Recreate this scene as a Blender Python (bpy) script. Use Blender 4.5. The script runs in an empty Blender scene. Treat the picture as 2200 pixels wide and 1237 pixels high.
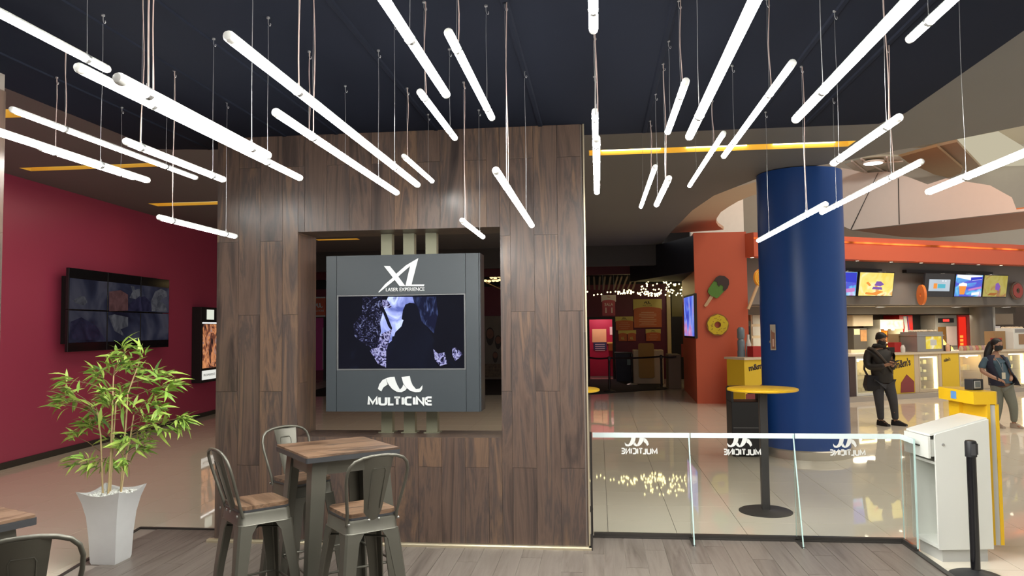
import bpy, bmesh, math, random
from mathutils import Vector, Matrix
random.seed(7)
PI = math.pi
SC = bpy.context.scene
COL = SC.collection

# ------------------------------------------------------------------ camera
cam_data = bpy.data.cameras.new('camera'); cam = bpy.data.objects.new('camera', cam_data); COL.objects.link(cam)
cam_data.sensor_width = 36.0; cam_data.lens = 26.836; cam_data.clip_start = 0.05; cam_data.clip_end = 200
cam.matrix_world = Matrix(((0.993643, 0.01648, 0.111369, 0.0), (0.112066, -0.050227, -0.992431, 0.0), (-0.010761, 0.998602, -0.051754, 1.83), (0, 0, 0, 1)))
SC.camera = cam

# ------------------------------------------------------------------ world, view, large lights
world = bpy.data.worlds.new('world'); SC.world = world; world.use_nodes = True
bg = world.node_tree.nodes['Background']; bg.inputs[0].default_value = (1.0, 0.955, 0.9, 1); bg.inputs[1].default_value = 0.45
SC.view_settings.view_transform = 'Standard'; SC.view_settings.look = 'None'
SC.view_settings.exposure = 0.32; SC.view_settings.gamma = 1.0; SC.view_settings.use_curve_mapping = False
TUBE_STRENGTH = 58.0
def area(name, loc, size, sizey, energy, col=(1, 0.9, 0.78), rot=(0, 0, 0)):
    l = bpy.data.lights.new(name, 'AREA'); l.shape = 'RECTANGLE'; l.size = size; l.size_y = sizey; l.energy = energy; l.color = col
    o = bpy.data.objects.new(name, l); COL.objects.link(o); o.location = loc; o.rotation_euler = rot
    return o
def spot(name, loc, energy, col=(1, 0.85, 0.65), ang=100, blend=0.6, r=0.06, rot=(0, 0, 0)):
    l = bpy.data.lights.new(name, 'SPOT'); l.energy = energy; l.color = col; l.spot_size = math.radians(ang); l.spot_blend = blend; l.shadow_soft_size = r
    o = bpy.data.objects.new(name, l); COL.objects.link(o); o.location = loc; o.rotation_euler = rot
    return o
def point(name, loc, energy, col=(1, 0.85, 0.65), r=0.08):
    l = bpy.data.lights.new(name, 'POINT'); l.energy = energy; l.color = col; l.shadow_soft_size = r
    o = bpy.data.objects.new(name, l); COL.objects.link(o); o.location = loc
    return o
# atrium daylight ceiling glow and hall downlights
area('hall_light', (9.0, 12.5, 8.6), 9, 9, 480, (1, 0.93, 0.82))
area('hall_light', (-5.8, 9.5, 3.93), 2.2, 6, 45, (1, 0.86, 0.7))
area('hall_light', (-1.2, 13.5, 3.93), 3, 5, 30, (1, 0.84, 0.68))

spot('balcony_fill', (5.5, 9.5, 8.6), 2600, (1, 0.94, 0.86), 62, .8, .6, (math.radians(82), 0, math.radians(-14)))  # unseen fill spot added to brighten the balcony

# ------------------------------------------------------------------ helpers
def link(o): COL.objects.link(o); return o
class MB:
    """collects simple shapes, then links them as one mesh object"""
    def __init__(s): s.bm = bmesh.new()
    def faces(s, vs, fs):
        v = [s.bm.verts.new(p) for p in vs]
        for f in fs:
            try: s.bm.faces.new([v[i] for i in f])
            except ValueError: pass
        return s
    def box(s, x0, x1, y0, y1, z0, z1, bev=0.0):
        vs = [(x, y, z) for x in (x0, x1) for y in (y0, y1) for z in (z0, z1)]
        v = [s.bm.verts.new(p) for p in vs]
        fs = [s.bm.faces.new([v[i] for i in f]) for f in ((0,1,3,2),(4,6,7,5),(0,4,5,1),(2,3,7,6),(0,2,6,4),(1,5,7,3))]
        if bev:
            es = list({e for f in fs for e in f.edges})
            bmesh.ops.bevel(s.bm, geom=es, offset=bev, segments=2, affect='EDGES', profile=0.5)
        return s
    def prism(s, pts, axis, a, b):
        if axis == 'y': g = lambda p, t: (p[0], t, p[1])
        elif axis == 'x': g = lambda p, t: (t, p[0], p[1])
        else: g = lambda p, t: (p[0], p[1], t)
        n = len(pts)
        va = [s.bm.verts.new(g(p, a)) for p in pts]; vb = [s.bm.verts.new(g(p, b)) for p in pts]
        s.bm.faces.new(va); s.bm.faces.new(vb[::-1])
        for i in range(n):
            j = (i+1) % n
            s.bm.faces.new((va[i], vb[i], vb[j], va[j]))
        return s
    def loft(s, rings, caps=True):
        R = [[s.bm.verts.new(p) for p in r] for r in rings]; n = len(R[0])
        for a, b in zip(R, R[1:]):
            for i in range(n):
                j = (i+1) % n
                s.bm.faces.new((a[i], a[j], b[j], b[i]))
        if caps: s.bm.faces.new(R[0][::-1]); s.bm.faces.new(R[-1])
        return s
    def tube(s, path, r, n=8, closed=False, caps=True):
        P = [Vector(p) for p in path]; m = len(P); rings = []
        rs = r if isinstance(r, (list, tuple)) else [r]*m
        ref = None
        for i, p in enumerate(P):
            if closed: d = P[(i+1) % m]-P[i-1]
            else: d = P[min(i+1, m-1)]-P[max(i-1, 0)]
            d.normalize()
            if ref is None: ref = Vector((0, 0, 1)) if abs(d.z) < 0.9 else Vector((1, 0, 0))
            u = d.cross(ref)
            if u.length < 1e-4: u = d.cross(Vector((0, 1, 0)))
            u.normalize(); w = u.cross(d); ref = w.copy()
            rings.append([tuple(p+(u*math.cos(2*PI*k/n)+w*math.sin(2*PI*k/n))*rs[i]) for k in range(n)])
        if closed: rings.append(rings[0])
        return s.loft(rings, caps and not closed)
    def lathe(s, prof, n=32, c=(0, 0, 0), caps=True):
        rings = [[(c[0]+r*math.cos(2*PI*k/n), c[1]+r*math.sin(2*PI*k/n), c[2]+z) for k in range(n)] for r, z in prof]
        return s.loft(rings, caps)
    def ball(s, c, r, sub=1, sc=(1, 1, 1)):
        bmesh.ops.create_icosphere(s.bm, subdivisions=sub, radius=r, matrix=Matrix.Translation(c) @ Matrix.Diagonal((*sc, 1)))
        return s
    def sphere(s, c, r, n=12, sc=(1, 1, 1)):
        bmesh.ops.create_uvsphere(s.bm, u_segments=n, v_segments=max(6, n*2//3), radius=r, matrix=Matrix.Translation(c) @ Matrix.Diagonal((*sc, 1)))
        return s
    def xf(s, m): bmesh.ops.transform(s.bm, matrix=m, verts=s.bm.verts); return s
    def mesh(s, name, mat, smooth=False):
        bmesh.ops.recalc_face_normals(s.bm, faces=s.bm.faces)
        me = bpy.data.meshes.new(name); s.bm.to_mesh(me); s.bm.free()
        if mat: me.materials.append(mat)
        if smooth:
            for p in me.polygons: p.use_smooth = True
            try: me.set_sharp_from_angle(angle=math.radians(40))
            except Exception: pass
        return me
    def build(s, name, mat, parent=None, smooth=False, kind=None, label=None):
        o = link(bpy.data.objects.new(name, s.mesh(name, mat, smooth)))
        if parent: o.parent = parent
        if kind: o['kind'] = kind
        if label: o['label'] = label
        return o
def tag(o, label, cat, group=None):
    o['label'] = label; o['category'] = cat
    if group: o['group'] = group
    return o
def thing(name, label, cat, loc=(0, 0, 0), rz=0.0, group=None):
    o = link(bpy.data.objects.new(name, None)); o.location = loc; o.rotation_euler = (0, 0, rz); o.empty_display_size = 0.1
    return tag(o, label, cat, group)
def struct(name, mb, mat, smooth=False):
    o = mb.build(name, mat, None, smooth); o['kind'] = 'structure'; return o
def sempty(name, loc=(0, 0, 0), rz=0.0):
    o = link(bpy.data.objects.new(name, None)); o.location = loc; o.rotation_euler = (0, 0, rz); o['kind'] = 'structure'; return o
def inst(me, name, parent=None, loc=None):
    o = link(bpy.data.objects.new(name, me))
    if parent: o.parent = parent
    if loc: o.location = loc
    return o
def copy_tree(o, parent=None):
    c = o.copy(); COL.objects.link(c)
    if parent: c.parent = parent
    for ch in list(o.children): copy_tree(ch, c)
    return c
def arc(cx, cy, r, a0, a1, n): return [(cx+r*math.cos(a0+(a1-a0)*i/n), cy+r*math.sin(a0+(a1-a0)*i/n)) for i in range(n+1)]
def rrect(x0, x1, y0, y1, r, n=4):
    return arc(x1-r, y1-r, r, 0, PI/2, n)+arc(x0+r, y1-r, r, PI/2, PI, n)+arc(x0+r, y0+r, r, PI, 1.5*PI, n)+arc(x1-r, y0+r, r, 1.5*PI, 2*PI, n)
def clip(poly, ax, lo, hi):
    for s, lim in ((1, lo), (-1, hi)):
        out = []
        for i, p in enumerate(poly):
            q = poly[(i+1) % len(poly)]; dp = s*(p[ax]-lim); dq = s*(q[ax]-lim)
            if dp >= 0: out.append(p)
            if dp*dq < 0:
                t = dp/(dp-dq); out.append((p[0]+t*(q[0]-p[0]), p[1]+t*(q[1]-p[1])))
        poly = out
        if len(poly) < 3: return []
    return poly
def text(name, body, mat, parent, x0, x1, z0, z1, y, mirror=False, bold=0.0, depth=0.002, align='XZ', rot=0.0):
    """lettering fitted to a rectangle, standing in the local XZ plane and facing -Y (mirror: seen from behind)"""
    cu = bpy.data.curves.new(name, 'FONT'); cu.body = body; cu.size = 1.0; cu.align_x = 'CENTER'; cu.offset = bold; cu.extrude = 0.0; cu.space_line = 0.95
    to = link(bpy.data.objects.new(name, cu)); bpy.context.view_layer.update()
    me = bpy.data.meshes.new_from_object(to.evaluated_get(bpy.context.evaluated_depsgraph_get()))
    bpy.data.objects.remove(to); bpy.data.curves.remove(cu)
    xs = [v.co.x for v in me.vertices]; ys = [v.co.y for v in me.vertices]
    ax, bx, ay, by = min(xs), max(xs), min(ys), max(ys)
    bm = bmesh.new(); bm.from_mesh(me); bpy.data.meshes.remove(me)
    r = bmesh.ops.extrude_face_region(bm, geom=bm.faces[:])
    bmesh.ops.translate(bm, vec=(0, 0, -1), verts=[g for g in r['geom'] if isinstance(g, bmesh.types.BMVert)])
    cr, sr = math.cos(rot), math.sin(rot); mx, mz = (x0+x1)/2, (z0+z1)/2
    for v in bm.verts:
        u = (v.co.x-ax)/(bx-ax); w = (v.co.y-ay)/(by-ay)
        if mirror: u = 1-u
        X = x0+u*(x1-x0)-mx; Z = z0+w*(z1-z0)-mz
        v.co = (mx+X*cr-Z*sr, y+(-depth if v.co.z > -0.5 else 0.0), mz+X*sr+Z*cr)
    m = MB(); m.bm.free(); m.bm = bm
    return m.build(name, mat, parent)

GLY = {'M': (1.12, [[(0, 0), (0.02, 1), (.56, .18), (1.10, 1), (1.12, 0)]]), 'U': (.92, [[(0, 1), (0, .3), (.06, .1), (.24, 0), (.68, 0), (.86, .1), (.92, .3), (.92, 1)]]),
       'L': (.62, [[(0, 1), (0, 0), (.62, 0)]]), 'T': (.80, [[(0, 1), (.80, 1)], [(.40, 1), (.40, 0)]]), 'I': (.0, [[(0, 0), (0, 1)]]),
       'C': (.80, [[(.80, 1), (.24, 1), (.06, .9), (0, .7), (0, .3), (.06, .1), (.24, 0), (.80, 0)]]), 'N': (.88, [[(0, 0), (0, 1), (.88, 0), (.88, 1)]]),
       'E': (.76, [[(.76, 1), (.24, 1), (.06, .9), (0, .7), (0, .3), (.06, .1), (.24, 0), (.76, 0)], [(0, .5), (.72, .5)]])}
def strokes(name, word, mat, parent, x0, x1, z0, z1, y, depth, mirror=False, th=.33, gap=.05):
    """heavy rounded capitals drawn as strokes, fitted to a rectangle in the local XZ plane"""
    adv = 0; items = []
    for ch in word:
        w, ls = GLY[ch]; items.append((adv+th/2, ls)); adv += w+th+gap-(.24 if ch == 'L' else 0)
    W = adv-gap; sx = (x1-x0)/W; sz = (z1-z0)/(1+th*.8); m = MB()
    for off, ls in items:
        for l in ls:
            P = [Vector(((p[0]+off), p[1]+th*.4)) for p in l]
            L_, R_ = [], []
            for i, p in enumerate(P):
                d0 = (P[i]-P[i-1]).normalized() if i else (P[1]-P[0]).normalized()
                d1 = (P[i+1]-P[i]).normalized() if i < len(P)-1 else d0
                n0 = Vector((-d0.y, d0.x)); n1 = Vector((-d1.y, d1.x)); n = (n0+n1)
                n = n/max(n.dot(n0), .35) if n.length > 1e-3 else n0
                wv = (th/2*(1 if abs(n.x) > abs(n.y) else .8))
                L_.append(p+n*wv); R_.append(p-n*wv)
            for i in range(len(P)-1):
                q = [L_[i], L_[i+1], R_[i+1], R_[i]]
                m.prism([((x0+v.x*sx) if not mirror else (x1-v.x*sx), z0+v.y*sz) for v in q], 'y', y-depth, y)
    return m.build(name, mat, parent)

# ------------------------------------------------------------------ materials
def nodes_of(name):
    m = bpy.data.materials.new(name); m.use_nodes = True; nt = m.node_tree
    return m, nt, nt.nodes['Principled BSDF']
def M(name, col, rough=0.5, metal=0.0, var=0.06, scale=6.0, spec=0.5, bump=0.0, coat=0.0):
    m, nt, b = nodes_of(name)
    tc = nt.nodes.new('ShaderNodeTexCoord'); no = nt.nodes.new('ShaderNodeTexNoise'); no.inputs['Scale'].default_value = scale; no.inputs['Detail'].default_value = 4
    nt.links.new(tc.outputs['Object'], no.inputs['Vector'])
    mx = nt.nodes.new('ShaderNodeMix'); mx.data_type = 'RGBA'
    mx.inputs['A'].default_value = (*[c*(1-var) for c in col], 1); mx.inputs['B'].default_value = (*[min(1, c*(1+var)) for c in col], 1)
    nt.links.new(no.outputs['Fac'], mx.inputs['Factor']); nt.links.new(mx.outputs['Result'], b.inputs['Base Color'])
    b.inputs['Roughness'].default_value = rough; b.inputs['Metallic'].default_value = metal; b.inputs['Specular IOR Level'].default_value = spec
    b.inputs['Coat Weight'].default_value = coat
    if bump:
        bu = nt.nodes.new('ShaderNodeBump'); bu.inputs['Strength'].default_value = bump; bu.inputs['Distance'].default_value = 0.01
        nt.links.new(no.outputs['Fac'], bu.inputs['Height']); nt.links.new(bu.outputs['Normal'], b.inputs['Normal'])
    return m
def EM(name, col, strength, var=0.0, scale=3.0):
    m = bpy.data.materials.new(name); m.use_nodes = True; nt = m.node_tree; nt.nodes.clear()
    out = nt.nodes.new('ShaderNodeOutputMaterial'); e = nt.nodes.new('ShaderNodeEmission')
    e.inputs[0].default_value = (*col, 1); e.inputs[1].default_value = strength
    nt.links.new(e.outputs[0], out.inputs[0])
    if var:
        tc = nt.nodes.new('ShaderNodeTexCoord'); no = nt.nodes.new('ShaderNodeTexNoise'); no.inputs['Scale'].default_value = scale
        nt.links.new(tc.outputs['Object'], no.inputs['Vector'])
        mr = nt.nodes.new('ShaderNodeMapRange'); mr.inputs['From Min'].default_value = 0.35; mr.inputs['From Max'].default_value = 0.65
        mr.inputs['To Min'].default_value = strength*(1-var); mr.inputs['To Max'].default_value = strength*(1+var)
        nt.links.new(no.outputs['Fac'], mr.inputs['Value']); nt.links.new(mr.outputs[0], e.inputs[1])
    return m
def WOOD(name, cols, stretch, rough=0.4, bump=0.15, island=1.0, rvar=0.1):
    """streaky wood, grain along the axis with the small stretch value, each piece with its own offset"""
    m, nt, b = nodes_of(name)
    tc = nt.nodes.new('ShaderNodeTexCoord'); oi = nt.nodes.new('ShaderNodeObjectInfo'); vm = nt.nodes.new('ShaderNodeVectorMath'); vm.operation = 'MULTIPLY_ADD'
    cb = nt.nodes.new('ShaderNodeCombineXYZ'); ml = nt.nodes.new('ShaderNodeMath'); ml.operation = 'MULTIPLY'; ml.inputs[1].default_value = 57.0*island
    nt.links.new(oi.outputs['Random'], ml.inputs[0])
    for i in range(3): nt.links.new(ml.outputs[0], cb.inputs[i])
    nt.links.new(tc.outputs['Object'], vm.inputs[0]); vm.inputs[1].default_value = stretch; nt.links.new(cb.outputs[0], vm.inputs[2])
    no = nt.nodes.new('ShaderNodeTexNoise'); no.inputs['Scale'].default_value = 1.0; no.inputs['Detail'].default_value = 6; no.inputs['Roughness'].default_value = 0.62; no.inputs['Distortion'].default_value = 0.9
    nt.links.new(vm.outputs[0], no.inputs['Vector'])
    ad = nt.nodes.new('ShaderNodeMath'); ad.operation = 'MULTIPLY_ADD'; ad.inputs[1].default_value = rvar; nt.links.new(oi.outputs['Random'], ad.inputs[0]); nt.links.new(no.outputs['Fac'], ad.inputs[2])
    cr = nt.nodes.new('ShaderNodeValToRGB'); r = cr.color_ramp
    while len(r.elements) < len(cols): r.elements.new(0.5)
    for e, (p, c) in zip(r.elements, cols): e.position = p; e.color = (*c, 1)
    nt.links.new(ad.outputs[0], cr.inputs[0]); nt.links.new(cr.outputs[0], b.inputs['Base Color'])
    b.inputs['Roughness'].default_value = rough
    if bump:
        bu = nt.nodes.new('ShaderNodeBump'); bu.inputs['Strength'].default_value = bump; bu.inputs['Distance'].default_value = 0.004
        nt.links.new(no.outputs['Fac'], bu.inputs['Height']); nt.links.new(bu.outputs['Normal'], b.inputs['Normal'])
    return m
def GLASS(name, tint=(0.9, 0.96, 0.94), refl=0.9):
    m = bpy.data.materials.new(name); m.use_nodes = True; nt = m.node_tree; nt.nodes.clear()
    out = nt.nodes.new('ShaderNodeOutputMaterial'); mix = nt.nodes.new('ShaderNodeMixShader'); tr = nt.nodes.new('ShaderNodeBsdfTransparent'); gl = nt.nodes.new('ShaderNodeBsdfGlossy')
    fr = nt.nodes.new('ShaderNodeFresnel'); fr.inputs[0].default_value = 1.4; mu = nt.nodes.new('ShaderNodeMath'); mu.operation = 'MULTIPLY'; mu.inputs[1].default_value = refl
    tr.inputs[0].default_value = (*tint, 1); gl.inputs['Roughness'].default_value = 0.02
    nt.links.new(fr.outputs[0], mu.inputs[0]); nt.links.new(mu.outputs[0], mix.inputs[0]); nt.links.new(tr.outputs[0], mix.inputs[1]); nt.links.new(gl.outputs[0], mix.inputs[2]); nt.links.new(mix.outputs[0], out.inputs[0])
    return m
def SCREEN(name, cols, scale, strength, dist=1.5, detail=4, stretch=(1, 1, 1), seed=0.0):
    """a lit display: a procedural picture under a glossy front"""
    m, nt, b = nodes_of(name)
    tc = nt.nodes.new('ShaderNodeTexCoord'); mp = nt.nodes.new('ShaderNodeMapping'); mp.inputs['Scale'].default_value = stretch; mp.inputs['Location'].default_value = (seed, seed*0.7, seed*1.3)
    no = nt.nodes.new('ShaderNodeTexNoise'); no.inputs['Scale'].default_value = scale; no.inputs['Distortion'].default_value = dist; no.inputs['Detail'].default_value = detail
    cr = nt.nodes.new('ShaderNodeValToRGB'); r = cr.color_ramp
    while len(r.elements) < len(cols): r.elements.new(0.5)
    for e, (p, c) in zip(r.elements, cols): e.position = p; e.color = (*c, 1)
    nt.links.new(tc.outputs['Object'], mp.inputs[0]); nt.links.new(mp.outputs[0], no.inputs['Vector']); nt.links.new(no.outputs['Fac'], cr.inputs[0])
    nt.links.new(cr.outputs[0], b.inputs['Emission Color']); b.inputs['Emission Strength'].default_value = strength
    b.inputs['Base Color'].default_value = (0.004, 0.004, 0.005, 1); b.inputs['Roughness'].default_value = 0.12; b.inputs['Specular IOR Level'].default_value = 0.08
    return m

wood_wall = WOOD('dark_wood_tile', [(0.3, (0.021, 0.0153, 0.0141)), (0.45, (0.0577, 0.0399, 0.0336)), (0.56, (0.1103, 0.0714, 0.0535)), (0.64, (0.0577, 0.043, 0.0389)), (0.74, (0.147, 0.0902, 0.0587)), (0.86, (0.063, 0.0451, 0.0389))], (8.5, 8.5, 0.8), rough=0.30, bump=0.05, rvar=0.2)
wood_deck = WOOD('grey_wood_plank', [(0.3, (0.0884, 0.0718, 0.0608)), (0.5, (0.156, 0.13, 0.1118)), (0.68, (0.1976, 0.169, 0.1456)), (0.85, (0.13, 0.1066, 0.091))], (16, 1.3, 16), rough=0.36, bump=0.08, rvar=0.14)
wood_table = WOOD('weathered_table_wood', [(0.34, (0.0252, 0.0152, 0.0098)), (0.46, (0.108, 0.0608, 0.0344)), (0.56, (0.1872, 0.114, 0.0697)), (0.64, (0.0504, 0.0304, 0.0197)), (0.75, (0.1584, 0.1064, 0.0738))], (1.6, 11, 11), rough=0.36, bump=0.1, rvar=0.05)
metal_gun = M('gunmetal_paint', (0.105, 0.10, 0.08), 0.36, 0.5, 0.05)
metal_dark = M('dark_edge_metal', (0.06, 0.062, 0.066), 0.4, 0.5)
steel = M('brushed_steel', (0.55, 0.55, 0.54), 0.3, 0.9)
bolt_m = M('bolt_metal', (0.35, 0.35, 0.33), 0.35, 0.9)
black_m = M('matt_black', (0.012, 0.012, 0.014), 0.5)
black_gloss = M('gloss_black', (0.008, 0.008, 0.01), 0.12)
rubber = M('black_rubber', (0.02, 0.02, 0.02), 0.7)
white_p = M('white_paint', (0.80, 0.80, 0.76), 0.45, var=0.02)
lam_white = M('white_laminate', (0.74, 0.75, 0.70), 0.35, var=0.02)
grey_p = M('grey_paint', (0.3, 0.3, 0.3), 0.5)
grey_light = M('light_grey_paint', (0.5, 0.5, 0.48), 0.45)
yellow_p = M('yellow_laminate', (0.78, 0.47, 0.012), 0.35, var=0.03)
cream = M('cream_board', (0.62, 0.52, 0.38), 0.5, var=0.04)
orange_p = M('orange_paint', (0.60, 0.115, 0.052), 0.42, var=0.05, scale=1.5)
navy_ceiling = M('navy_ceiling_paint', (0.0105, 0.0128, 0.0215), 0.8, var=0.08, spec=0.06, scale=1.2)
grey_ceiling = M('taupe_ceiling_paint', (0.155, 0.157, 0.162), 0.6, var=0.05, scale=0.6)
red_wall = M('crimson_wall_paint', (0.44, 0.06, 0.125), 0.33, var=0.05, scale=0.8)
burg_wall = M('burgundy_wall_paint', (0.16, 0.018, 0.045), 0.5)
blue_p = M('blue_column_gloss', (0.016, 0.072, 0.30), 0.32, var=0.06, scale=0.8, spec=0.3)
sign_grey = M('slate_panel', (0.036, 0.045, 0.052), 0.42, var=0.06, scale=2.0)
letter_w = M('white_lettering', (0.64, 0.67, 0.67), 0.45, var=0.01)
olive_m = M('olive_post_metal', (0.24, 0.235, 0.16), 0.45, 0.3)
brass = M('champagne_trim', (0.62, 0.54, 0.38), 0.32, 0.75)
dark_trim = M('dark_trim', (0.05, 0.045, 0.04), 0.4, 0.3)
plant_pot_m = M('grey_planter', (0.60, 0.605, 0.595), 0.55, var=0.06, scale=9)
pebble_m = M('white_pebbles', (0.75, 0.76, 0.72), 0.8, var=0.1, scale=40, bump=0.4)
cane_m = M('bamboo_cane', (0.52, 0.40, 0.20), 0.55, var=0.15, scale=18)
twig_m = M('brown_twig', (0.22, 0.15, 0.07), 0.6)
glass_m = GLASS('clear_glass', (0.975, 0.992, 0.985), 0.55)
glass_edge = M('glass_edge_green', (0.52, 0.72, 0.68), 0.2, var=0.05)
glass_cap = M('frosted_top_cap', (0.72, 0.84, 0.83), 0.3, var=0.02)
frost = M('frosted_print', (0.72, 0.73, 0.70), 0.6)
led_tube = EM('led_tube_glow', (1.0, 0.99, 0.94), TUBE_STRENGTH)
led_cap = M('tube_end_cap', (0.75, 0.75, 0.72), 0.3)
cable_m = M('pinkish_cable', (0.42, 0.31, 0.28), 0.5)
wire_m = M('steel_wire', (0.42, 0.42, 0.42), 0.35, 0.7)
leaf_ms = []
for nm, c in (('leaf_lime', (0.36, 0.50, 0.09)), ('leaf_green', (0.22, 0.38, 0.06)), ('leaf_deep', (0.085, 0.17, 0.04))):
    leaf_ms.append(M(nm, c, 0.5, var=0.25, scale=14))
# ================================================================== SETTING
# tile floor of the mall: slab, tiles one by one near the camera, the rest as one field
fl = struct('floor', MB().box(-13.5, 16, -4, 34, -0.12, -0.006), M('tile_grout', (0.16, 0.135, 0.11), 0.6))
tile_m = M('polished_cream_tile', (0.83, 0.765, 0.63), 0.03, var=0.05, scale=1.1, spec=0.6)
TX, TY = 0.605, 0.63
deck_poly = [(-4.16, 6.60), (-3.94, 5.28), (-3.94, -3.0), (2.45, -3.0), (2.44, 6.64)]
CI = cam.matrix_world.inverted()
def seen(x, y, z=0.0, mar=0.05):
    p = CI @ Vector((x, y, z))
    if p.z > -0.3: return False
    u = 1640/1100*p.x/-p.z; v = 1640/618.5*p.y/-p.z
    return abs(u) < 1+mar and abs(v) < 1+mar
cells = []
for i in range(-22, 27):
    for j in range(-18, 42):
        x0 = 0.06+i*TX; y0 = 7.38+j*TY
        if x0+TX < -12.5 or y0 > 27 or y0 < -4: continue
        if -3.9 < x0 and x0+TX < 2.4 and y0+TY < 6.6: continue
        vis = any(seen(x0+a*TX, y0+b*TY) for a in (0, 1) for b in (0, 1))
        hid = -2.9 < x0 < -0.7 and y0 > 6.8 and y0 < 12
        cells.append((0 if vis and not hid else 1, math.hypot(x0+TX/2, y0), x0, y0))
cells.sort()
tme = MB().box(0, TX-0.005, 0, TY-0.005, -0.006, 0.0).mesh('tile', tile_m)
for c in cells[:300]: inst(tme, 'tile', fl, (c[2], c[3], 0))
mb = MB()
for c in cells[300:]: mb.box(c[2], c[2]+TX-0.005, c[3], c[3]+TY-0.005, -0.006, 0.0)
mb.build('tile_field', tile_m, fl, kind='stuff')

# raised wood deck
dk = struct('floor', MB().prism(deck_poly, 'z', 0.0005, 0.045), M('deck_joint_filler', (0.30, 0.26, 0.225), 0.6))
PW, PL = 0.16, 1.25
planks = {}
def deck_plank(w, l):
    k = (round(w, 3), round(l, 3))
    if k not in planks: planks[k] = MB().box(0, w-0.004, 0, l-0.004, 0, 0.0055).mesh('plank', wood_deck)
    return planks[k]
ncol = 0
for i in range(-27, 16):
    x0 = 0.02+i*PW
    if x0+PW > 2.43: continue
    off = (i*0.37) % 1.0*PL
    yend = 6.585 if x0 > -4.0 else 6.585
    y = yend
    first = True
    while y > 3.2:
        l = PL-off if first else PL
        first = False
        if l < 0.12: continue
        ya = y-l; w = PW
        xl = -4.13+(6.6-max(ya, 5.28))*(0.22/1.32) if ya < 6.6 else -4.13
        if x0 < -4.0: break
        if x0 < -3.9:
            if y < 5.75: break
            ya = max(ya, 6.6-(x0+4.16)*6.0+.03); l = y-ya
        inst(deck_plank(w, l), 'plank', dk, (x0, ya, 0.045)); ncol += 1
        y = ya
mb = MB()
for i in range(-24, 15):
    x0 = 0.02+i*PW
    for j in range(4): mb.box(x0, x0+PW-0.004, 2.0-1.25*j-0.02+((i*0.37) % 1)*0.2, 2.0-1.25*j+1.2+((i*0.37) % 1)*0.2, 0.045, 0.0505)
mb.build('plank_field', wood_deck, dk, kind='stuff')
# metal edging of the deck
tr = struct('trim_1', MB().prism([(-4.16, 6.585), (2.42, 6.585), (2.42, 6.615), (-4.16, 6.615)], 'z', 0.046, 0.062)
            .prism([(2.412, -3), (2.412, 6.6), (2.452, 6.6), (2.452, -3)], 'z', 0.046, 0.062)
            .prism([(-4.15, 6.6), (-3.93, 5.28), (-3.93, 3.0), (-3.955, 3.0), (-3.955, 5.28), (-4.175, 6.6)], 'z', 0.02, 0.056), dark_trim)

# left red wall with baseboard (local x runs along the wall, -y towards the hall)
RW_A = (-7.993, 9.647); RW_R = math.atan2(6.547, -0.467)
rwm = Matrix.Translation((RW_A[0], RW_A[1], 0)) @ Matrix.Rotation(RW_R, 4, 'Z')
struct('wall_left', MB().box(-8, 11.9, 0, 0.2, 0, 4.0).xf(rwm), red_wall)
struct('baseboard_left', MB().box(-8, 11.8, -0.018, 0.0, 0, 0.09).xf(rwm), dark_trim)

# suspended navy ceiling over the deck, in boards with raised seams
cl = struct('ceiling', MB().prism([(-4.0, 6.5), (-3.9, 6.62), (2.37, 6.64), (2.46, 6.3), (2.46, -3), (-4.0, -3)], 'z', 3.512, 3.62), navy_ceiling)
edges = [-4.0, -3.53, -2.66, -2.2, -1.33, -0.45, 0.42, 1.3, 1.75, 2.46]
for a, b in zip(edges, edges[1:]):
    ye = 6.62
    MB().prism([(a+0.004, -3), (b-0.004, -3), (b-0.004, 6.30 if b > 2.4 else ye), (2.365, 6.62) if b > 2.4 else (b-0.004, ye), (a+0.004, 6.52 if a < -3.9 else ye)], 'z', 3.5, 3.511).build('ceiling_board', navy_ceiling, cl)
for x in edges[1:-1]:
    MB().prism([(x-0.022, 3.5), (x-0.012, 3.492), (x+0.012, 3.492), (x+0.022, 3.5)], 'y', -3, 6.6).build('seam_strip', navy_ceiling, cl)

# taupe hall ceiling with lit yellow slots
GR = [(1.70, 20.6), (1.71, 18.06), (1.80, 14.6), (1.96, 13.0), (2.43, 11.42), (2.85, 10.95), (3.29, 10.5), (3.80, 9.93), (4.26, 9.48), (4.72, 8.93), (5.9, 7.2), (6.8, 5.0), (7.3, 2.0), (7.5, -3)]
poly = [(-13.2, -3), (-13.2, 20.6)]+GR
slots = [(-7.55, -5.62, 9.17, 9.39, 1.0), (-0.08, 3.08, 9.36, 9.66, 4.0), (-7.57, -5.9, 12.10, 12.41, 1.2), (-6.75, -5.7, 17.65, 17.9, 1.6), (-7.6, -5.62, 6.72, 7.0, 0.8), (-3.6, -2.0, 15.0, 15.25, 0.9)]
gc = MB()
ys = sorted({-3.0, 20.6} | {v for s in slots for v in s[2:4]})
for y0, y1 in zip(ys, ys[1:]):
    band = clip(poly, 1, y0, y1)
    cuts = [(s[0], s[1]) for s in slots if s[2] <= y0+1e-6 and s[3] >= y1-1e-6]
    x = -11.0
    for a, b in sorted(cuts)+[(12.0, 12.0)]:
        p = clip(band, 0, x, a)
        if len(p) > 2: gc.prism(p, 'z', 4.0, 4.02)
        x = b
hc = struct('ceiling', gc, grey_ceiling)
slot_paint = M('slot_yellow_paint', (0.85, 0.62, 0.13), 0.5, var=0.03)
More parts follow.
